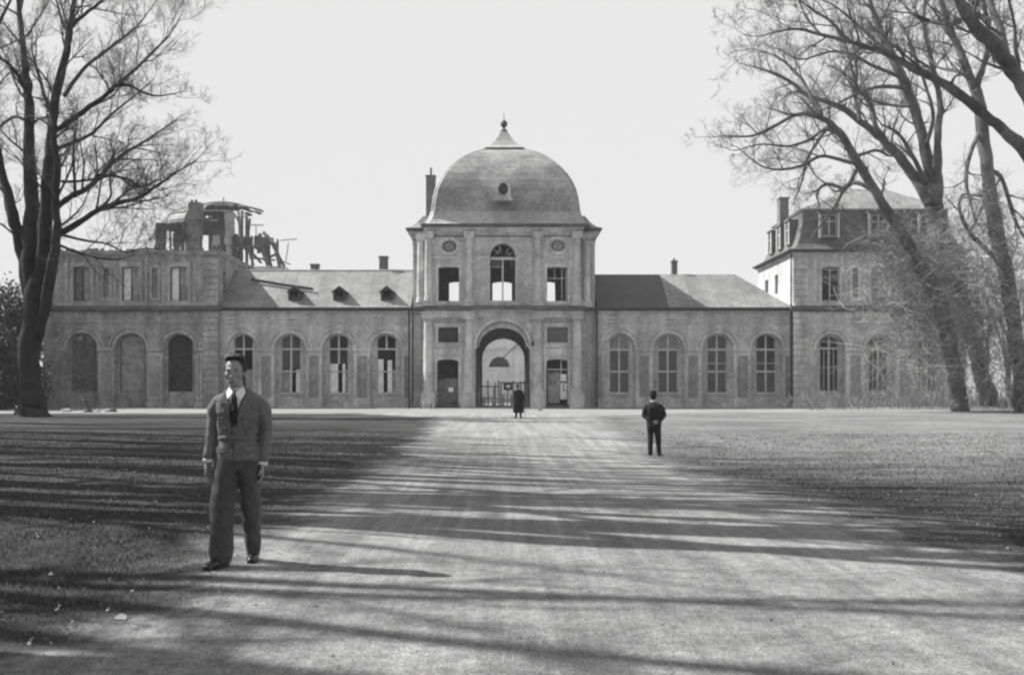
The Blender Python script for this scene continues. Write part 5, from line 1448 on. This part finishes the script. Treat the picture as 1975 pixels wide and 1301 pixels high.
def sections(m, L, n=24, p=2.4):
    """horizontal superellipse sections (x, y, z, rx, ry)"""
    rings = []
    for x, y, z, rx, ry in L:
        rings.append([(x + rx * abs(cos(a)) ** (2 / p) * (1 if cos(a) > 0 else -1), y + ry * abs(sin(a)) ** (2 / p) * (1 if sin(a) > 0 else -1), z) for a in [2 * pi * k / n for k in range(n)]])
    m.loft(rings)
def hand(m, wrist, d, palm_n, thumb_dir, curl=.5, s=1.0):
    """palm, four bent fingers, thumb; d points along the hand, palm_n out of the palm"""
    d = Vector(d).normalized(); pn = Vector(palm_n); pn = (pn - d * pn.dot(d)).normalized(); sd_ = Vector(thumb_dir); sd_ = (sd_ - d * sd_.dot(d) - pn * sd_.dot(pn)).normalized()
    w = Vector(wrist)
    for q in (-.026, -.009, .009, .026):
        limb(m, [w + sd_ * q * .7 * s, w + d * .05 * s + sd_ * q * s, w + d * .088 * s + sd_ * q * s], [.015 * s, .0145 * s, .012 * s], 8)
    for q, L in ((.03, .072), (.01, .08), (-.01, .075), (-.03, .058)):
        b = w + d * .088 * s + sd_ * q * s; a1 = curl * .5; a2 = curl * 1.3
        p1 = b + (d * cos(a1) + pn * sin(a1)) * L * .45 * s; p2 = p1 + (d * cos(a2) + pn * sin(a2)) * L * .32 * s; p3 = p2 + (d * cos(a2 + .4) + pn * sin(a2 + .4)) * L * .23 * s
        limb(m, [b, p1, p2, p3], [.0098 * s, .0092 * s, .0082 * s, .007 * s], 8)
    b = w + d * .025 * s + sd_ * .028 * s; p1 = b + (d * .75 + sd_ * .55 + pn * .35).normalized() * .042 * s; p2 = p1 + (d * .95 + sd_ * .1 + pn * .4).normalized() * .032 * s
    limb(m, [b, p1, p2], [.0145 * s, .011 * s, .0085 * s], 8)
def fold(me, amp, sc, seed, zst=.35, lo=-9, hi=9):
    """cloth folds as real relief"""
    for v, nrm in zip(me.vertices, [x.vector.copy() for x in me.vertex_normals] if hasattr(me, 'vertex_normals') else [x.normal.copy() for x in me.vertices]):
        if lo < v.co.z < hi:
            c = v.co
            f = noise.noise(Vector((c.x * sc, c.y * sc, c.z * sc * zst + seed))) + .5 * noise.noise(Vector((c.x * sc * 2.2 + c.z * sc, c.y * sc * 2, c.z * sc * .8 + seed)))
            v.co = c + nrm * f * amp
def put(name, me, mat, parent):
    me.materials.clear(); me.materials.append(mat)
    me.polygons.foreach_set('use_smooth', [True] * len(me.polygons)); me.name = name
    o = bpy.data.objects.new(name, me); COL.objects.link(o); o.parent = parent
    return o
def local(m, name, mat, parent, smooth=True):
    me = m.mesh(name, mat, (0, 0, 0), smooth); o = bpy.data.objects.new(name, me); COL.objects.link(o); o.parent = parent; return o
def cloth(name, v, sc=60, rough=.95):
    m, n, b = new_mat(name); N = NT(n); co = N.coord()
    t = N.math('MULTIPLY', N.ramp(N.noise(co, sc, 4, .8), .72, 1.3, .3, .7), N.ramp(N.noise(co, 4, 3, .6), .9, 1.1, .3, .7)); t = N.math('MULTIPLY', t, v)
    n.links.new(t, b.inputs['Base Color']); b.inputs['Roughness'].default_value = rough; b.inputs['Specular IOR Level'].default_value = .12
    b.inputs['Sheen Weight'].default_value = .15
    N.bump(N.noise(co, sc * 3, 3, .8), .35, .004, b); return m
M['tweed'] = cloth('grey_tweed', .135); M['flannel'] = cloth('dark_flannel', .07); M['coat'] = cloth('dark_overcoat', .028); M['coat2'] = cloth('black_overcoat', .018)
M['shirt'] = mat_plain('white_cotton', .72, .9, .1, .05, 20); M['tie'] = cloth('dark_silk', .02, 40, .5); M['shoe'] = mat_plain('black_leather', .02, .35, .5)
M['hair'] = mat_plain('dark_hair', .015, .5, .4, .5, 60, .5); M['felt'] = cloth('dark_felt', .03)
def mat_skin():
    m, n, b = new_mat('skin'); N = NT(n); t = N.math('MULTIPLY', N.ramp(N.noise(N.coord(), 25, 4, .6), .92, 1.08, .3, .7), .24)
    n.links.new(t, b.inputs['Base Color']); b.inputs['Roughness'].default_value = .55; b.inputs['Subsurface Weight'].default_value = .08; b.inputs['Subsurface Scale'].default_value = .02; return m
M['skin'] = mat_skin()
M['eye'] = mat_plain('dark_eye', .02, .15, .6); M['lip'] = mat_plain('lips', .13, .6, .3)

def head(m, c, yaw=0.0, s=1.0):
    """skull, jaw, nose, brow, cheeks, ears; the face looks to -y"""
    c = Vector(c); R = Matrix.Rotation(yaw, 4, 'Z')
    def b(x, y, z, rx, ry, rz, n=16):
        k = MB(); ball(k, (0, 0, 0), rx * s, ry * s, rz * s, n)
        m.add([tuple(c + R @ (Vector(v) + Vector((x, y, z)) * s)) for v in k.v], k.f)
    b(0, .012, .045, .078, .098, .088); b(0, -.022, .0, .067, .076, .09); b(0, -.045, -.06, .048, .05, .052)
    b(0, -.066, -.092, .026, .024, .02)
    for q in (-1, 1):
        b(q * .04, -.062, -.02, .027, .025, .028, 10); b(q * .079, .012, -.005, .011, .02, .033, 8)
        b(q * .032, -.083, .024, .024, .014, .010, 8); b(q * .013, -.094, -.038, .010, .011, .008, 8)
    b(0, -.096, -.008, .009, .016, .030, 8); b(0, -.108, -.03, .012, .014, .012, 8); b(0, -.089, -.062, .026, .012, .009, 10); b(0, -.084, -.075, .022, .012, .008, 10)

# ---- the man walking towards the camera
Ym = 9.08; Xm = (459 - CX) / F * Ym
man = thing('person', (Xm, Ym, gh(Xm, Ym) + .012), 'man in grey tweed jacket, white collar and dark tie walking towards the viewer, arms hanging', 'person')
sc1 = 1.0
m = MB()
HC = (-.024, -.025, 1.585)
head(m, HC, .04, .97)
limb(m, [(-.012, .01, 1.44), (-.018, .0, 1.5), (-.02, .0, 1.56)], [.066, .058, .058])
sections(m, [(0, .02, .92, .14, .1), (0, .02, 1.05, .12, .09), (0, .02, 1.2, .14, .1), (0, .02, 1.32, .14, .09), (0, .02, 1.39, .10, .06), (0, .02, 1.45, .06, .05)], p=2.0)
AL = [(-.18, .02, 1.365), (-.218, .04, 1.10), (-.238, -.03, .85)]; AR = [(.185, .02, 1.36), (.222, .05, 1.10), (.204, .01, .83)]
for A in (AL, AR): limb(m, [(A[0][0] * .85, .02, 1.30), (A[1][0], A[1][1], A[1][2]), A[2]], [.04, .036, .027])
LL = [(-.085, .0, .93), (-.098, -.09, .5), (-.095, -.16, .09)]; LR = [(.085, .02, .93), (.09, .02, .5), (.085, .2, .1)]
for A in (LL, LR): limb(m, A, [.075, .052, .035])
hand(m, (-.240, -.04, .845), (-.03, -.12, -1), (1, -.2, 0), (.1, -1, 0), .55); hand(m, (.202, .0, .825), (.03, -.1, -1), (-1, -.2, 0), (-.1, -1, 0), .7)
put('body', remesh(m, .0055, 5), M['skin'], man)
# trousers
m = MB()
sections(m, [(0, .02, .78, .17, .125), (0, .02, .86, .178, .132), (0, .02, .94, .170, .126), (0, .02, 1.01, .152, .115), (0, .02, 1.045, .146, .11)], p=2.2)
limb(m, [(-.088, .01, .86), (-.1, -.05, .66), (-.104, -.10, .48), (-.104, -.14, .28), (-.098, -.16, .095)], [(.106, .13), (.106, .12), (.1, .108), (.096, .108), (.094, .118)], 18)
limb(m, [(.086, .02, .86), (.098, .03, .66), (.098, .05, .48), (.092, .12, .28), (.088, .175, .11)], [(.1, .125), (.09, .115), (.08, .105), (.07, .1), (.06, .095)], 18)
me_ = remesh(m, .009, 5); fold(me_, .012, 7, 3, .6, -1, .92); fold(me_, .007, 18, 6, .8, -1, .85)
put('trousers', me_, M['flannel'], man)
# shoes
for nm, (x, y, z, yaw) in (('l', (-.102, -.20, .0, -.4)), ('r', (.092, .18, .0, .1))):
    m = MB(); R = Matrix.Rotation(yaw, 4, 'Z'); k = MB()
    limb(k, [(0, .05, .045), (0, -.03, .05), (0, -.11, .04), (0, -.165, .03)], [(.038, .045), (.042, .05), (.047, .035), (.036, .024)], 14)
    k.box(-.04, .04, -.17, .085, .0, .02)
    limb(k, [(0, .05, .05), (0, .045, .12)], [.042, .04], 12)
    m.add([tuple(R @ Vector(v) + Vector((x, y, z + .004))) for v in k.v], k.f)
    put('shoe', remesh(m, .006, 4), M['shoe'], man)
# jacket
m = MB()
sections(m, [(0, .02, .862, .186, .142), (0, .02, .88, .189, .145), (0, .02, .95, .180, .138), (-.002, .02, 1.02, .164, .128), (-.002, .02, 1.055, .160, .124), (-.002, .02, 1.09, .166, .126), (0, .02, 1.18, .172, .125), (0, .02, 1.29, .188, .125), (0, .025, 1.36, .192, .115), (0, .03, 1.405, .165, .095), (0, .035, 1.44, .105, .07), (0, .038, 1.468, .068, .055)], 30, 2.4)
for A in (AL, AR):
    s = -1 if A is AL else 1
    limb(m, [(s * .165, .025, 1.345), (A[0][0] + s * .018, .03, 1.285), ((A[0][0] + A[1][0]) / 2 + s * .012, .04, 1.2), (A[1][0] + s * .004, A[1][1], A[1][2]), ((A[1][0] + A[2][0]) / 2, (A[1][1] + A[2][1]) / 2, .98), (A[2][0], A[2][1], A[2][2] + .045)], [(.058, .07), (.062, .072), (.057, .068), (.052, .06), (.05, .056), (.044, .05)], 16)
me_ = remesh(m, .008, 4); fold(me_, .010, 9, 11, .6, 0, 1.36); fold(me_, .006, 22, 2, .7, 0, 1.33)
jk = put('jacket', me_, M['tweed'], man)
def front_y(x, z):
    """front of the jacket at (x, z)"""
    best = 0
    for v in me_.vertices:
        if abs(v.co.z - z) < .02 and abs(v.co.x - x) < .02: best = min(best, v.co.y)
    return best
def panel(pts, th, name, mat, parent, off=.006):
    """a stiff piece lying on the jacket front, given as (x, z) outline"""
    k = MB(); n = len(pts); fy = [front_y(x, z) - off for x, z in pts]
    k.v = [(x, y - th, z) for (x, z), y in zip(pts, fy)] + [(x, y + .01, z) for (x, z), y in zip(pts, fy)]
    tri = tessellate_polygon([[Vector((x, z, 0)) for x, z in pts]])
    k.f = [tuple(t) for t in tri] + [tuple(i + n for i in reversed(t)) for t in tri] + [(i, (i + 1) % n, (i + 1) % n + n, i + n) for i in range(n)]
    o = local(k, name, mat, parent, False); return o
# shirt front, collar wings, tie
pts = [(-.055, 1.43), (-.02, 1.43), (.028, 1.43), (.055, 1.43), (.045, 1.36), (.0, 1.20), (-.008, 1.19), (-.04, 1.34)]
panel(pts, .004, 'shirt', M['shirt'], man, .004)
for s, A in ((-1, [(-.068, 1.468), (-.018, 1.428), (-.034, 1.402), (-.062, 1.372), (-.08, 1.42)]), (1, [(.052, 1.472), (.0, 1.428), (.018, 1.398), (.052, 1.364), (.076, 1.42)])):
    k = MB(); n = len(A); ys = [.0 if i == 0 else -.085 - .02 * (1.5 - z) * 4 for i, (x, z) in enumerate(A)]
    ys[0] = -.02; ys[-1] = -.055
    k.v = [(x, y - .012, z) for (x, z), y in zip(A, ys)] + [(x, y + .004, z) for (x, z), y in zip(A, ys)]
    tri = tessellate_polygon([[Vector((x, z, 0)) for x, z in A]])
    k.f = [tuple(t) for t in tri] + [tuple(i + n for i in reversed(t)) for t in tri] + [(i, (i + 1) % n, (i + 1) % n + n, i + n) for i in range(n)]
    local(k, 'collar', M['shirt'], man, False)
k = MB()
k.lathe([(.061, 1.44), (.064, 1.455), (.06, 1.466)], (-.012, .008, 0), 20); local(k, 'collar_band', M['shirt'], man)
k = MB()
def tiering(z, w, y): return [(-.006 - w, y, z), (-.006, y - .012, z), (-.006 + w, y, z), (-.006, y + .008, z)]
k.loft([tiering(1.438, .018, -.092), tiering(1.41, .013, -.1), tiering(1.40, .014, -.106), tiering(1.36, .026, front_y(0, 1.36) - .012), tiering(1.28, .036, front_y(0, 1.28) - .014), tiering(1.2, .034, front_y(0, 1.2) - .012), tiering(1.16, .02, front_y(0, 1.16) - .01)])
local(k, 'tie', M['tie'], man, False)
panel([(-.095, 1.47), (-.085, 1.41), (-.05, 1.33), (-.012, 1.19), (-.02, 1.165), (-.075, 1.27), (-.115, 1.315), (-.105, 1.345), (-.125, 1.355), (-.108, 1.43)], .006, 'lapel', M['tweed'], man, .008)
panel([(.098, 1.475), (.09, 1.41), (.06, 1.33), (.018, 1.20), (.01, 1.165), (.10, 1.275), (.135, 1.33), (.122, 1.35), (.142, 1.365), (.118, 1.43)], .006, 'lapel', M['tweed'], man, .008)
panel([(-.14, 1.262), (-.07, 1.262), (-.07, 1.257), (-.14, 1.257)], .004, 'pocket', M['flannel'], man)
for s in (-1, 1):
    panel([(s * .145, 1.255), (s * .065, 1.255), (s * .065, 1.225), (s * .105, 1.21), (s * .145, 1.225)], .005, 'pocket_flap', M['tweed'], man, .005)
    panel([(s * .14, 1.22), (s * .07, 1.22), (s * .072, 1.13), (s * .138, 1.13)], .003, 'breast_pocket', M['tweed'], man, .003)
k = MB(); sections(k, [(-.002, .02, z_, a_, b_) for z_, a_, b_ in ((1.035, .163, .127), (1.039, .168, .132), (1.066, .167, .131), (1.07, .162, .126))], 30, 2.3); local(k, 'belt', M['tweed'], man)
panel([(-.016, 1.03), (-.011, 1.03), (.004, .868), (-.008, .868)], .003, 'front_edge', M['flannel'], man, .002)
for s in (-1, 1): panel([(s * .155, .98), (s * .075, .98), (s * .075, .945), (s * .115, .935), (s * .155, .945)], .005, 'pocket_flap', M['tweed'], man, .004)
for z_ in (1.15, 1.10, 1.0): 
    k = MB(); y = front_y(-.02, z_); k.lathe([(.011, 0), (.012, .003), (.008, .006)], (0, 0, 0), 12); k.v = [(v[0] - .02, y - .003 - v[2], v[1] + z_) for v in k.v]; local(k, 'button', M['shoe'], man)
for A, s in ((AL, -1), (AR, 1)):
    k = MB(); a = Vector(A[2]); d = (Vector(A[2]) - Vector(A[1])).normalized(); k.tube([a + Vector((0, 0, .03)), a + Vector((0, 0, .03)) + d * .035], [.041, .04], 16); local(k, 'cuff', M['shirt'], man)
# hair: swept back cap with strands
m = MB(); c = Vector(HC)
ball(m, c + Vector((0.0, .036, .06)), .09, .1, .084, 18)
for q, (x_, y_, z_, r_) in enumerate([(-.058, -.012, .135, .030), (-.03, -.042, .15, .032), (.0, -.05, .152, .032), (.034, -.036, .148, .036), (.060, -.010, .132, .032), (.074, .015, .105, .028), (-.072, .012, .108, .026), (.045, -.01, .15, .04), (-.03, 0, .155, .042)]):
    ball(m, c + Vector((x_ * .95, y_ + .01, z_ - .02)), r_, r_ * 1.2, r_ * .7, 12)
for s in (-1, 1): ball(m, c + Vector((s * .076, .028, .045)), .015, .045, .055, 10)
ball(m, c + Vector((0, .085, .0)), .075, .045, .08, 12)
hm = remesh(m, .006, 3); fold(hm, .007, 45, 1, .3)
# keep the face free: cut what would hang over the forehead
put('hair', hm, M['hair'], man)
Rh = Matrix.Rotation(.04, 4, 'Z')
def face(nm, x, y, z, rx, ry, rz, mt):
    k = MB(); ball(k, (0, 0, 0), rx, ry, rz, 10); k.v = [tuple(c + Rh @ (Vector(v) + Vector((x, y, z)) * .97)) for v in k.v]; local(k, nm, M[mt], man)
for s in (-1, 1):
    face('eye', s * .031, -.081, .006, .013, .006, .006, 'eye'); face('eyebrow', s * .033, -.094, .028, .02, .005, .0045, 'hair')
face('mouth', 0, -.099, -.068, .024, .004, .0055, 'lip')

# ---- man with hat seen from behind, hands clasped behind his back
Y2 = 27.9; X2 = (1261 - CX) / F * Y2
p2 = thing('person', (X2, Y2, gh(X2, Y2) + .01), 'man in dark hat seen from behind, hands clasped behind his back', 'person')
def B2(): return MB()
# built facing +y (away from the viewer); x is to the right of the picture
m = MB(); H2 = .955
k = MB(); head(k, (0, 0, 0), pi, 1.0); m.add([(v[0] - .02, v[1] + .0, v[2] + 1.49) for v in k.v], k.f)
limb(m, [(-.01, .0, 1.32), (-.02, 0, 1.42)], [.06, .055])
sections(m, [(0, 0, .82, .15, .1), (0, 0, 1.1, .17, .12), (0, 0, 1.3, .16, .09), (0, 0, 1.36, .07, .05)], p=2)
a1 = [(-.205, 0, 1.27), (-.262, -.04, 1.03), (-.03, -.17, .84)]; a2 = [(.205, 0, 1.27), (.262, -.04, 1.03), (.07, -.17, .88)]
for A in (a1, a2): limb(m, [(A[0][0] * .75, 0, 1.2), A[1], A[2]], [.04, .038, .028])
hand(m, (-.05, -.175, .845), (1, -.1, -.0), (0, .7, .4), (0, 0, 1), .6); hand(m, (.09, -.17, .885), (-1, -.1, -.45), (0, .8, -.2), (0, 0, 1), .5)
limb(m, [(-.09, 0, .82), (-.085, .0, .45), (-.09, -.02, .08)], [.08, .052, .035]); limb(m, [(.09, 0, .82), (.12, .04, .45), (.135, .0, .08)], [.08, .052, .035])
put('body', remesh(m, .007, 4), M['skin'], p2)
m = MB(); limb(m, [(-.09, 0, .8), (-.088, .0, .45), (-.092, -.01, .09)], [(.10, .11), (.078, .085), (.062, .075)]); limb(m, [(.085, 0, .8), (.115, .03, .45), (.135, .01, .12)], [(.1, .11), (.075, .085), (.058, .075)])
me_ = remesh(m, .01, 4); fold(me_, .009, 9, 2, .5); put('trousers', me_, M['coat'], p2)
for x, y, yw2 in ((-.095, .03, 0), (.145, .03, -.5)):
    k = MB(); limb(k, [(0, -.05, .045), (0, .03, .05), (0, .11, .04), (0, .16, .03)], [(.04, .045), (.044, .05), (.047, .035), (.036, .024)], 12); limb(k, [(0, -.05, .05), (0, -.045, .12)], [.042, .04], 12)
    R = Matrix.Rotation(yw2, 4, 'Z'); m = MB(); m.add([tuple(R @ Vector(v) + Vector((x, y, 0))) for v in k.v], k.f); put('shoe', remesh(m, .008, 3), M['shoe'], p2)
m = MB(); sections(m, [(0, 0, .70, .185, .15), (0, 0, .80, .19, .16), (0, 0, .95, .19, .155), (0, -.01, 1.1, .205, .15), (0, -.02, 1.22, .215, .14), (0, -.01, 1.30, .185, .11), (-.005, 0, 1.355, .10, .075), (-.01, 0, 1.385, .066, .06)], 26, 2.3)
for A in (a1, a2):
    s = -1 if A is a1 else 1
    limb(m, [(s * .18, 0, 1.25), (s * .235, -.01, 1.15), (A[1][0], A[1][1], A[1][2]), ((A[1][0] + A[2][0]) / 2, -.13, .93), (A[2][0] + s * .035, -.165, A[2][2] + .005)], [(.075, .08), (.07, .075), (.062, .066), (.056, .058), (.048, .05)], 14)
me_ = remesh(m, .01, 4); fold(me_, .009, 8, 5, .5); put('jacket', me_, M['coat'], p2)
m = MB(); ball(m, (-.02, -.03, 1.515), .082, .085, .085, 14); put('hair', remesh(m, .01, 2), M['hair'], p2)
m = MB(); m.lathe([(.062, 1.37), (.064, 1.405)], (-.015, 0, 0), 16); local(m, 'collar', M['shirt'], p2)
m = MB(); prof2 = [(.145, 1.545, ), (.15, 1.552), (.105, 1.556), (.096, 1.57), (.092, 1.64), (.08, 1.665), (.05, 1.66), (.01, 1.655)]
m.lathe([(a, b) for a, b in prof2], (-.02, 0, 0), 24); m.v = [(v[0], v[1] * 1.15, v[2] + (.018 if abs(v[0] + .02) > .12 else 0)) for v in m.v]
ht = local(m, 'hat', M['felt'], p2); m = MB(); m.lathe([(.099, 1.563), (.099, 1.585), (.096, 1.587)], (-.02, 0, 0), 24); m.v = [(v[0], v[1] * 1.15, v[2]) for v in m.v]; local(m, 'hat_band', M['tie'], ht)

# ---- far figure in a long dark coat
Y3 = 56.9; X3 = (1000 - CX) / F * Y3
p3 = thing('person', (X3, Y3, gh(X3, Y3) + .012), 'figure in long black overcoat standing with a cane before the gate arch', 'person')
m = MB(); k = MB(); head(k, (0, 0, 0), pi, 1.0); m.add([(v[0] - .05, v[1], v[2] + 1.62) for v in k.v], k.f)
limb(m, [(0, 0, 1.45), (-.04, 0, 1.54)], [.06, .055]); sections(m, [(0, 0, .6, .15, .12), (0, 0, 1.2, .17, .12), (0, 0, 1.42, .15, .08)], p=2)
b1 = [(-.2, 0, 1.38), (-.25, .03, 1.1), (-.2, .1, .9)]; b2 = [(.2, 0, 1.38), (.27, .03, 1.08), (.31, .05, .82)]
for A in (b1, b2): limb(m, [(A[0][0] * .75, 0, 1.3), A[1], A[2]], [.04, .038, .028])
hand(m, b1[2], (.3, .5, -1), (1, 0, 0), (0, 1, 0), .7); hand(m, b2[2], (0, .1, -1), (-1, 0, 0), (0, 1, 0), 1.0)
limb(m, [(-.09, 0, .6), (-.12, 0, .08)], [.07, .04]); limb(m, [(.1, 0, .6), (.11, 0, .08)], [.07, .04])
put('body', remesh(m, .009, 3), M['skin'], p3)
m = MB(); limb(m, [(-.1, 0, .6), (-.12, 0, .1)], [.09, .06]); limb(m, [(.1, 0, .6), (.11, .02, .1)], [.09, .06]); put('trousers', remesh(m, .012, 3), M['coat2'], p3)
for x, s in ((-.13, .6), (.12, -.3)):
    k = MB(); limb(k, [(0, -.04, .045), (0, .11, .04), (0, .16, .03)], [(.045, .045), (.045, .035), (.036, .024)], 10); R = Matrix.Rotation(s, 4, 'Z'); q = MB(); q.add([tuple(R @ Vector(v) + Vector((x, 0, 0))) for v in k.v], k.f); local(q, 'shoe', M['shoe'], p3)
m = MB(); sections(m, [(.0, 0, .28, .285, .2), (.0, 0, .34, .29, .2), (0, 0, .6, .28, .18), (0, 0, .9, .25, .16), (0, 0, 1.15, .235, .15), (0, 0, 1.33, .22, .13), (0, 0, 1.42, .17, .1), (-.02, 0, 1.48, .09, .07)], 24, 2.3)
for A, s in ((b1, -1), (b2, 1)): limb(m, [(s * .18, 0, 1.36), A[1], (A[2][0], A[2][1], A[2][2] + .04)], [.075, .068, .06])
me_ = remesh(m, .014, 3); fold(me_, .014, 7, 8, .25); put('overcoat', me_, M['coat2'], p3)
m = MB(); ball(m, (-.05, -.03, 1.64), .084, .085, .09, 14); put('hair', remesh(m, .012, 2), M['hair'], p3)
m = MB(); m.lathe([(.12, 1.675), (.125, 1.68), (.09, 1.69), (.088, 1.75), (.06, 1.775), (.01, 1.77)], (-.05, 0, 0), 20); local(m, 'hat', M['felt'], p3)
wc = thing('walking_cane', (X3 + .33, Y3 + .06, gh(X3, Y3) + .01), 'thin dark walking cane held by the figure in the long coat', 'cane')
m = MB(); m.tube([(.035, 0, 0), (-.01, 0, .78)], [.011, .013], 6); local(m, 'shaft', M['wood_dark'], wc)
m = MB(); m.tube([(-.01, 0, .78), (-.01, .0, .83), (-.01, -.03, .86), (-.01, -.07, .86), (-.01, -.09, .83)], .013, 6); local(m, 'handle', M['wood_dark'], wc)

# ---- small dog sitting by the gatehouse
Yd = 76.0; Xd_ = (1043 - CX) / F * Yd
dg_ = thing('dog', (Xd_, Yd, gh(Xd_, Yd) + .03), 'small grey dog sitting on the pale forecourt right of the overcoated figure', 'dog')
m = MB()
limb(m, [(-.08, 0, .1), (-.03, 0, .2), (.03, 0, .29)], [.085, .08, .06]); limb(m, [(.03, 0, .29), (.055, 0, .37)], [.045, .04])
ball(m, (.07, 0, .4), .055, .045, .045); limb(m, [(.1, 0, .39), (.145, 0, .375)], [.026, .018])
for s in (-.03, .03):
    limb(m, [(.045, s, .25), (.05, s, .12), (.055, s, .02)], [.024, .018, .016], 8); limb(m, [(.055, s, .015), (.085, s, .014)], [.016, .013], 8)
    limb(m, [(-.08, s * 1.6, .1), (-.0, s * 2, .1), (-.07, s * 2, .04), (-.09, s * 2, .02), (-.02, s * 2, .015)], [.05, .035, .02, .016, .014], 8)
    limb(m, [(.055, s, .43), (.05, s * 1.3, .47)], [.014, .008], 6)
limb(m, [(-.15, 0, .05), (-.2, .03, .06), (-.23, .05, .13)], [.018, .014, .01], 8)
put('body', remesh(m, .008, 3), M['fur'], dg_)
print('built', len(bpy.data.objects))
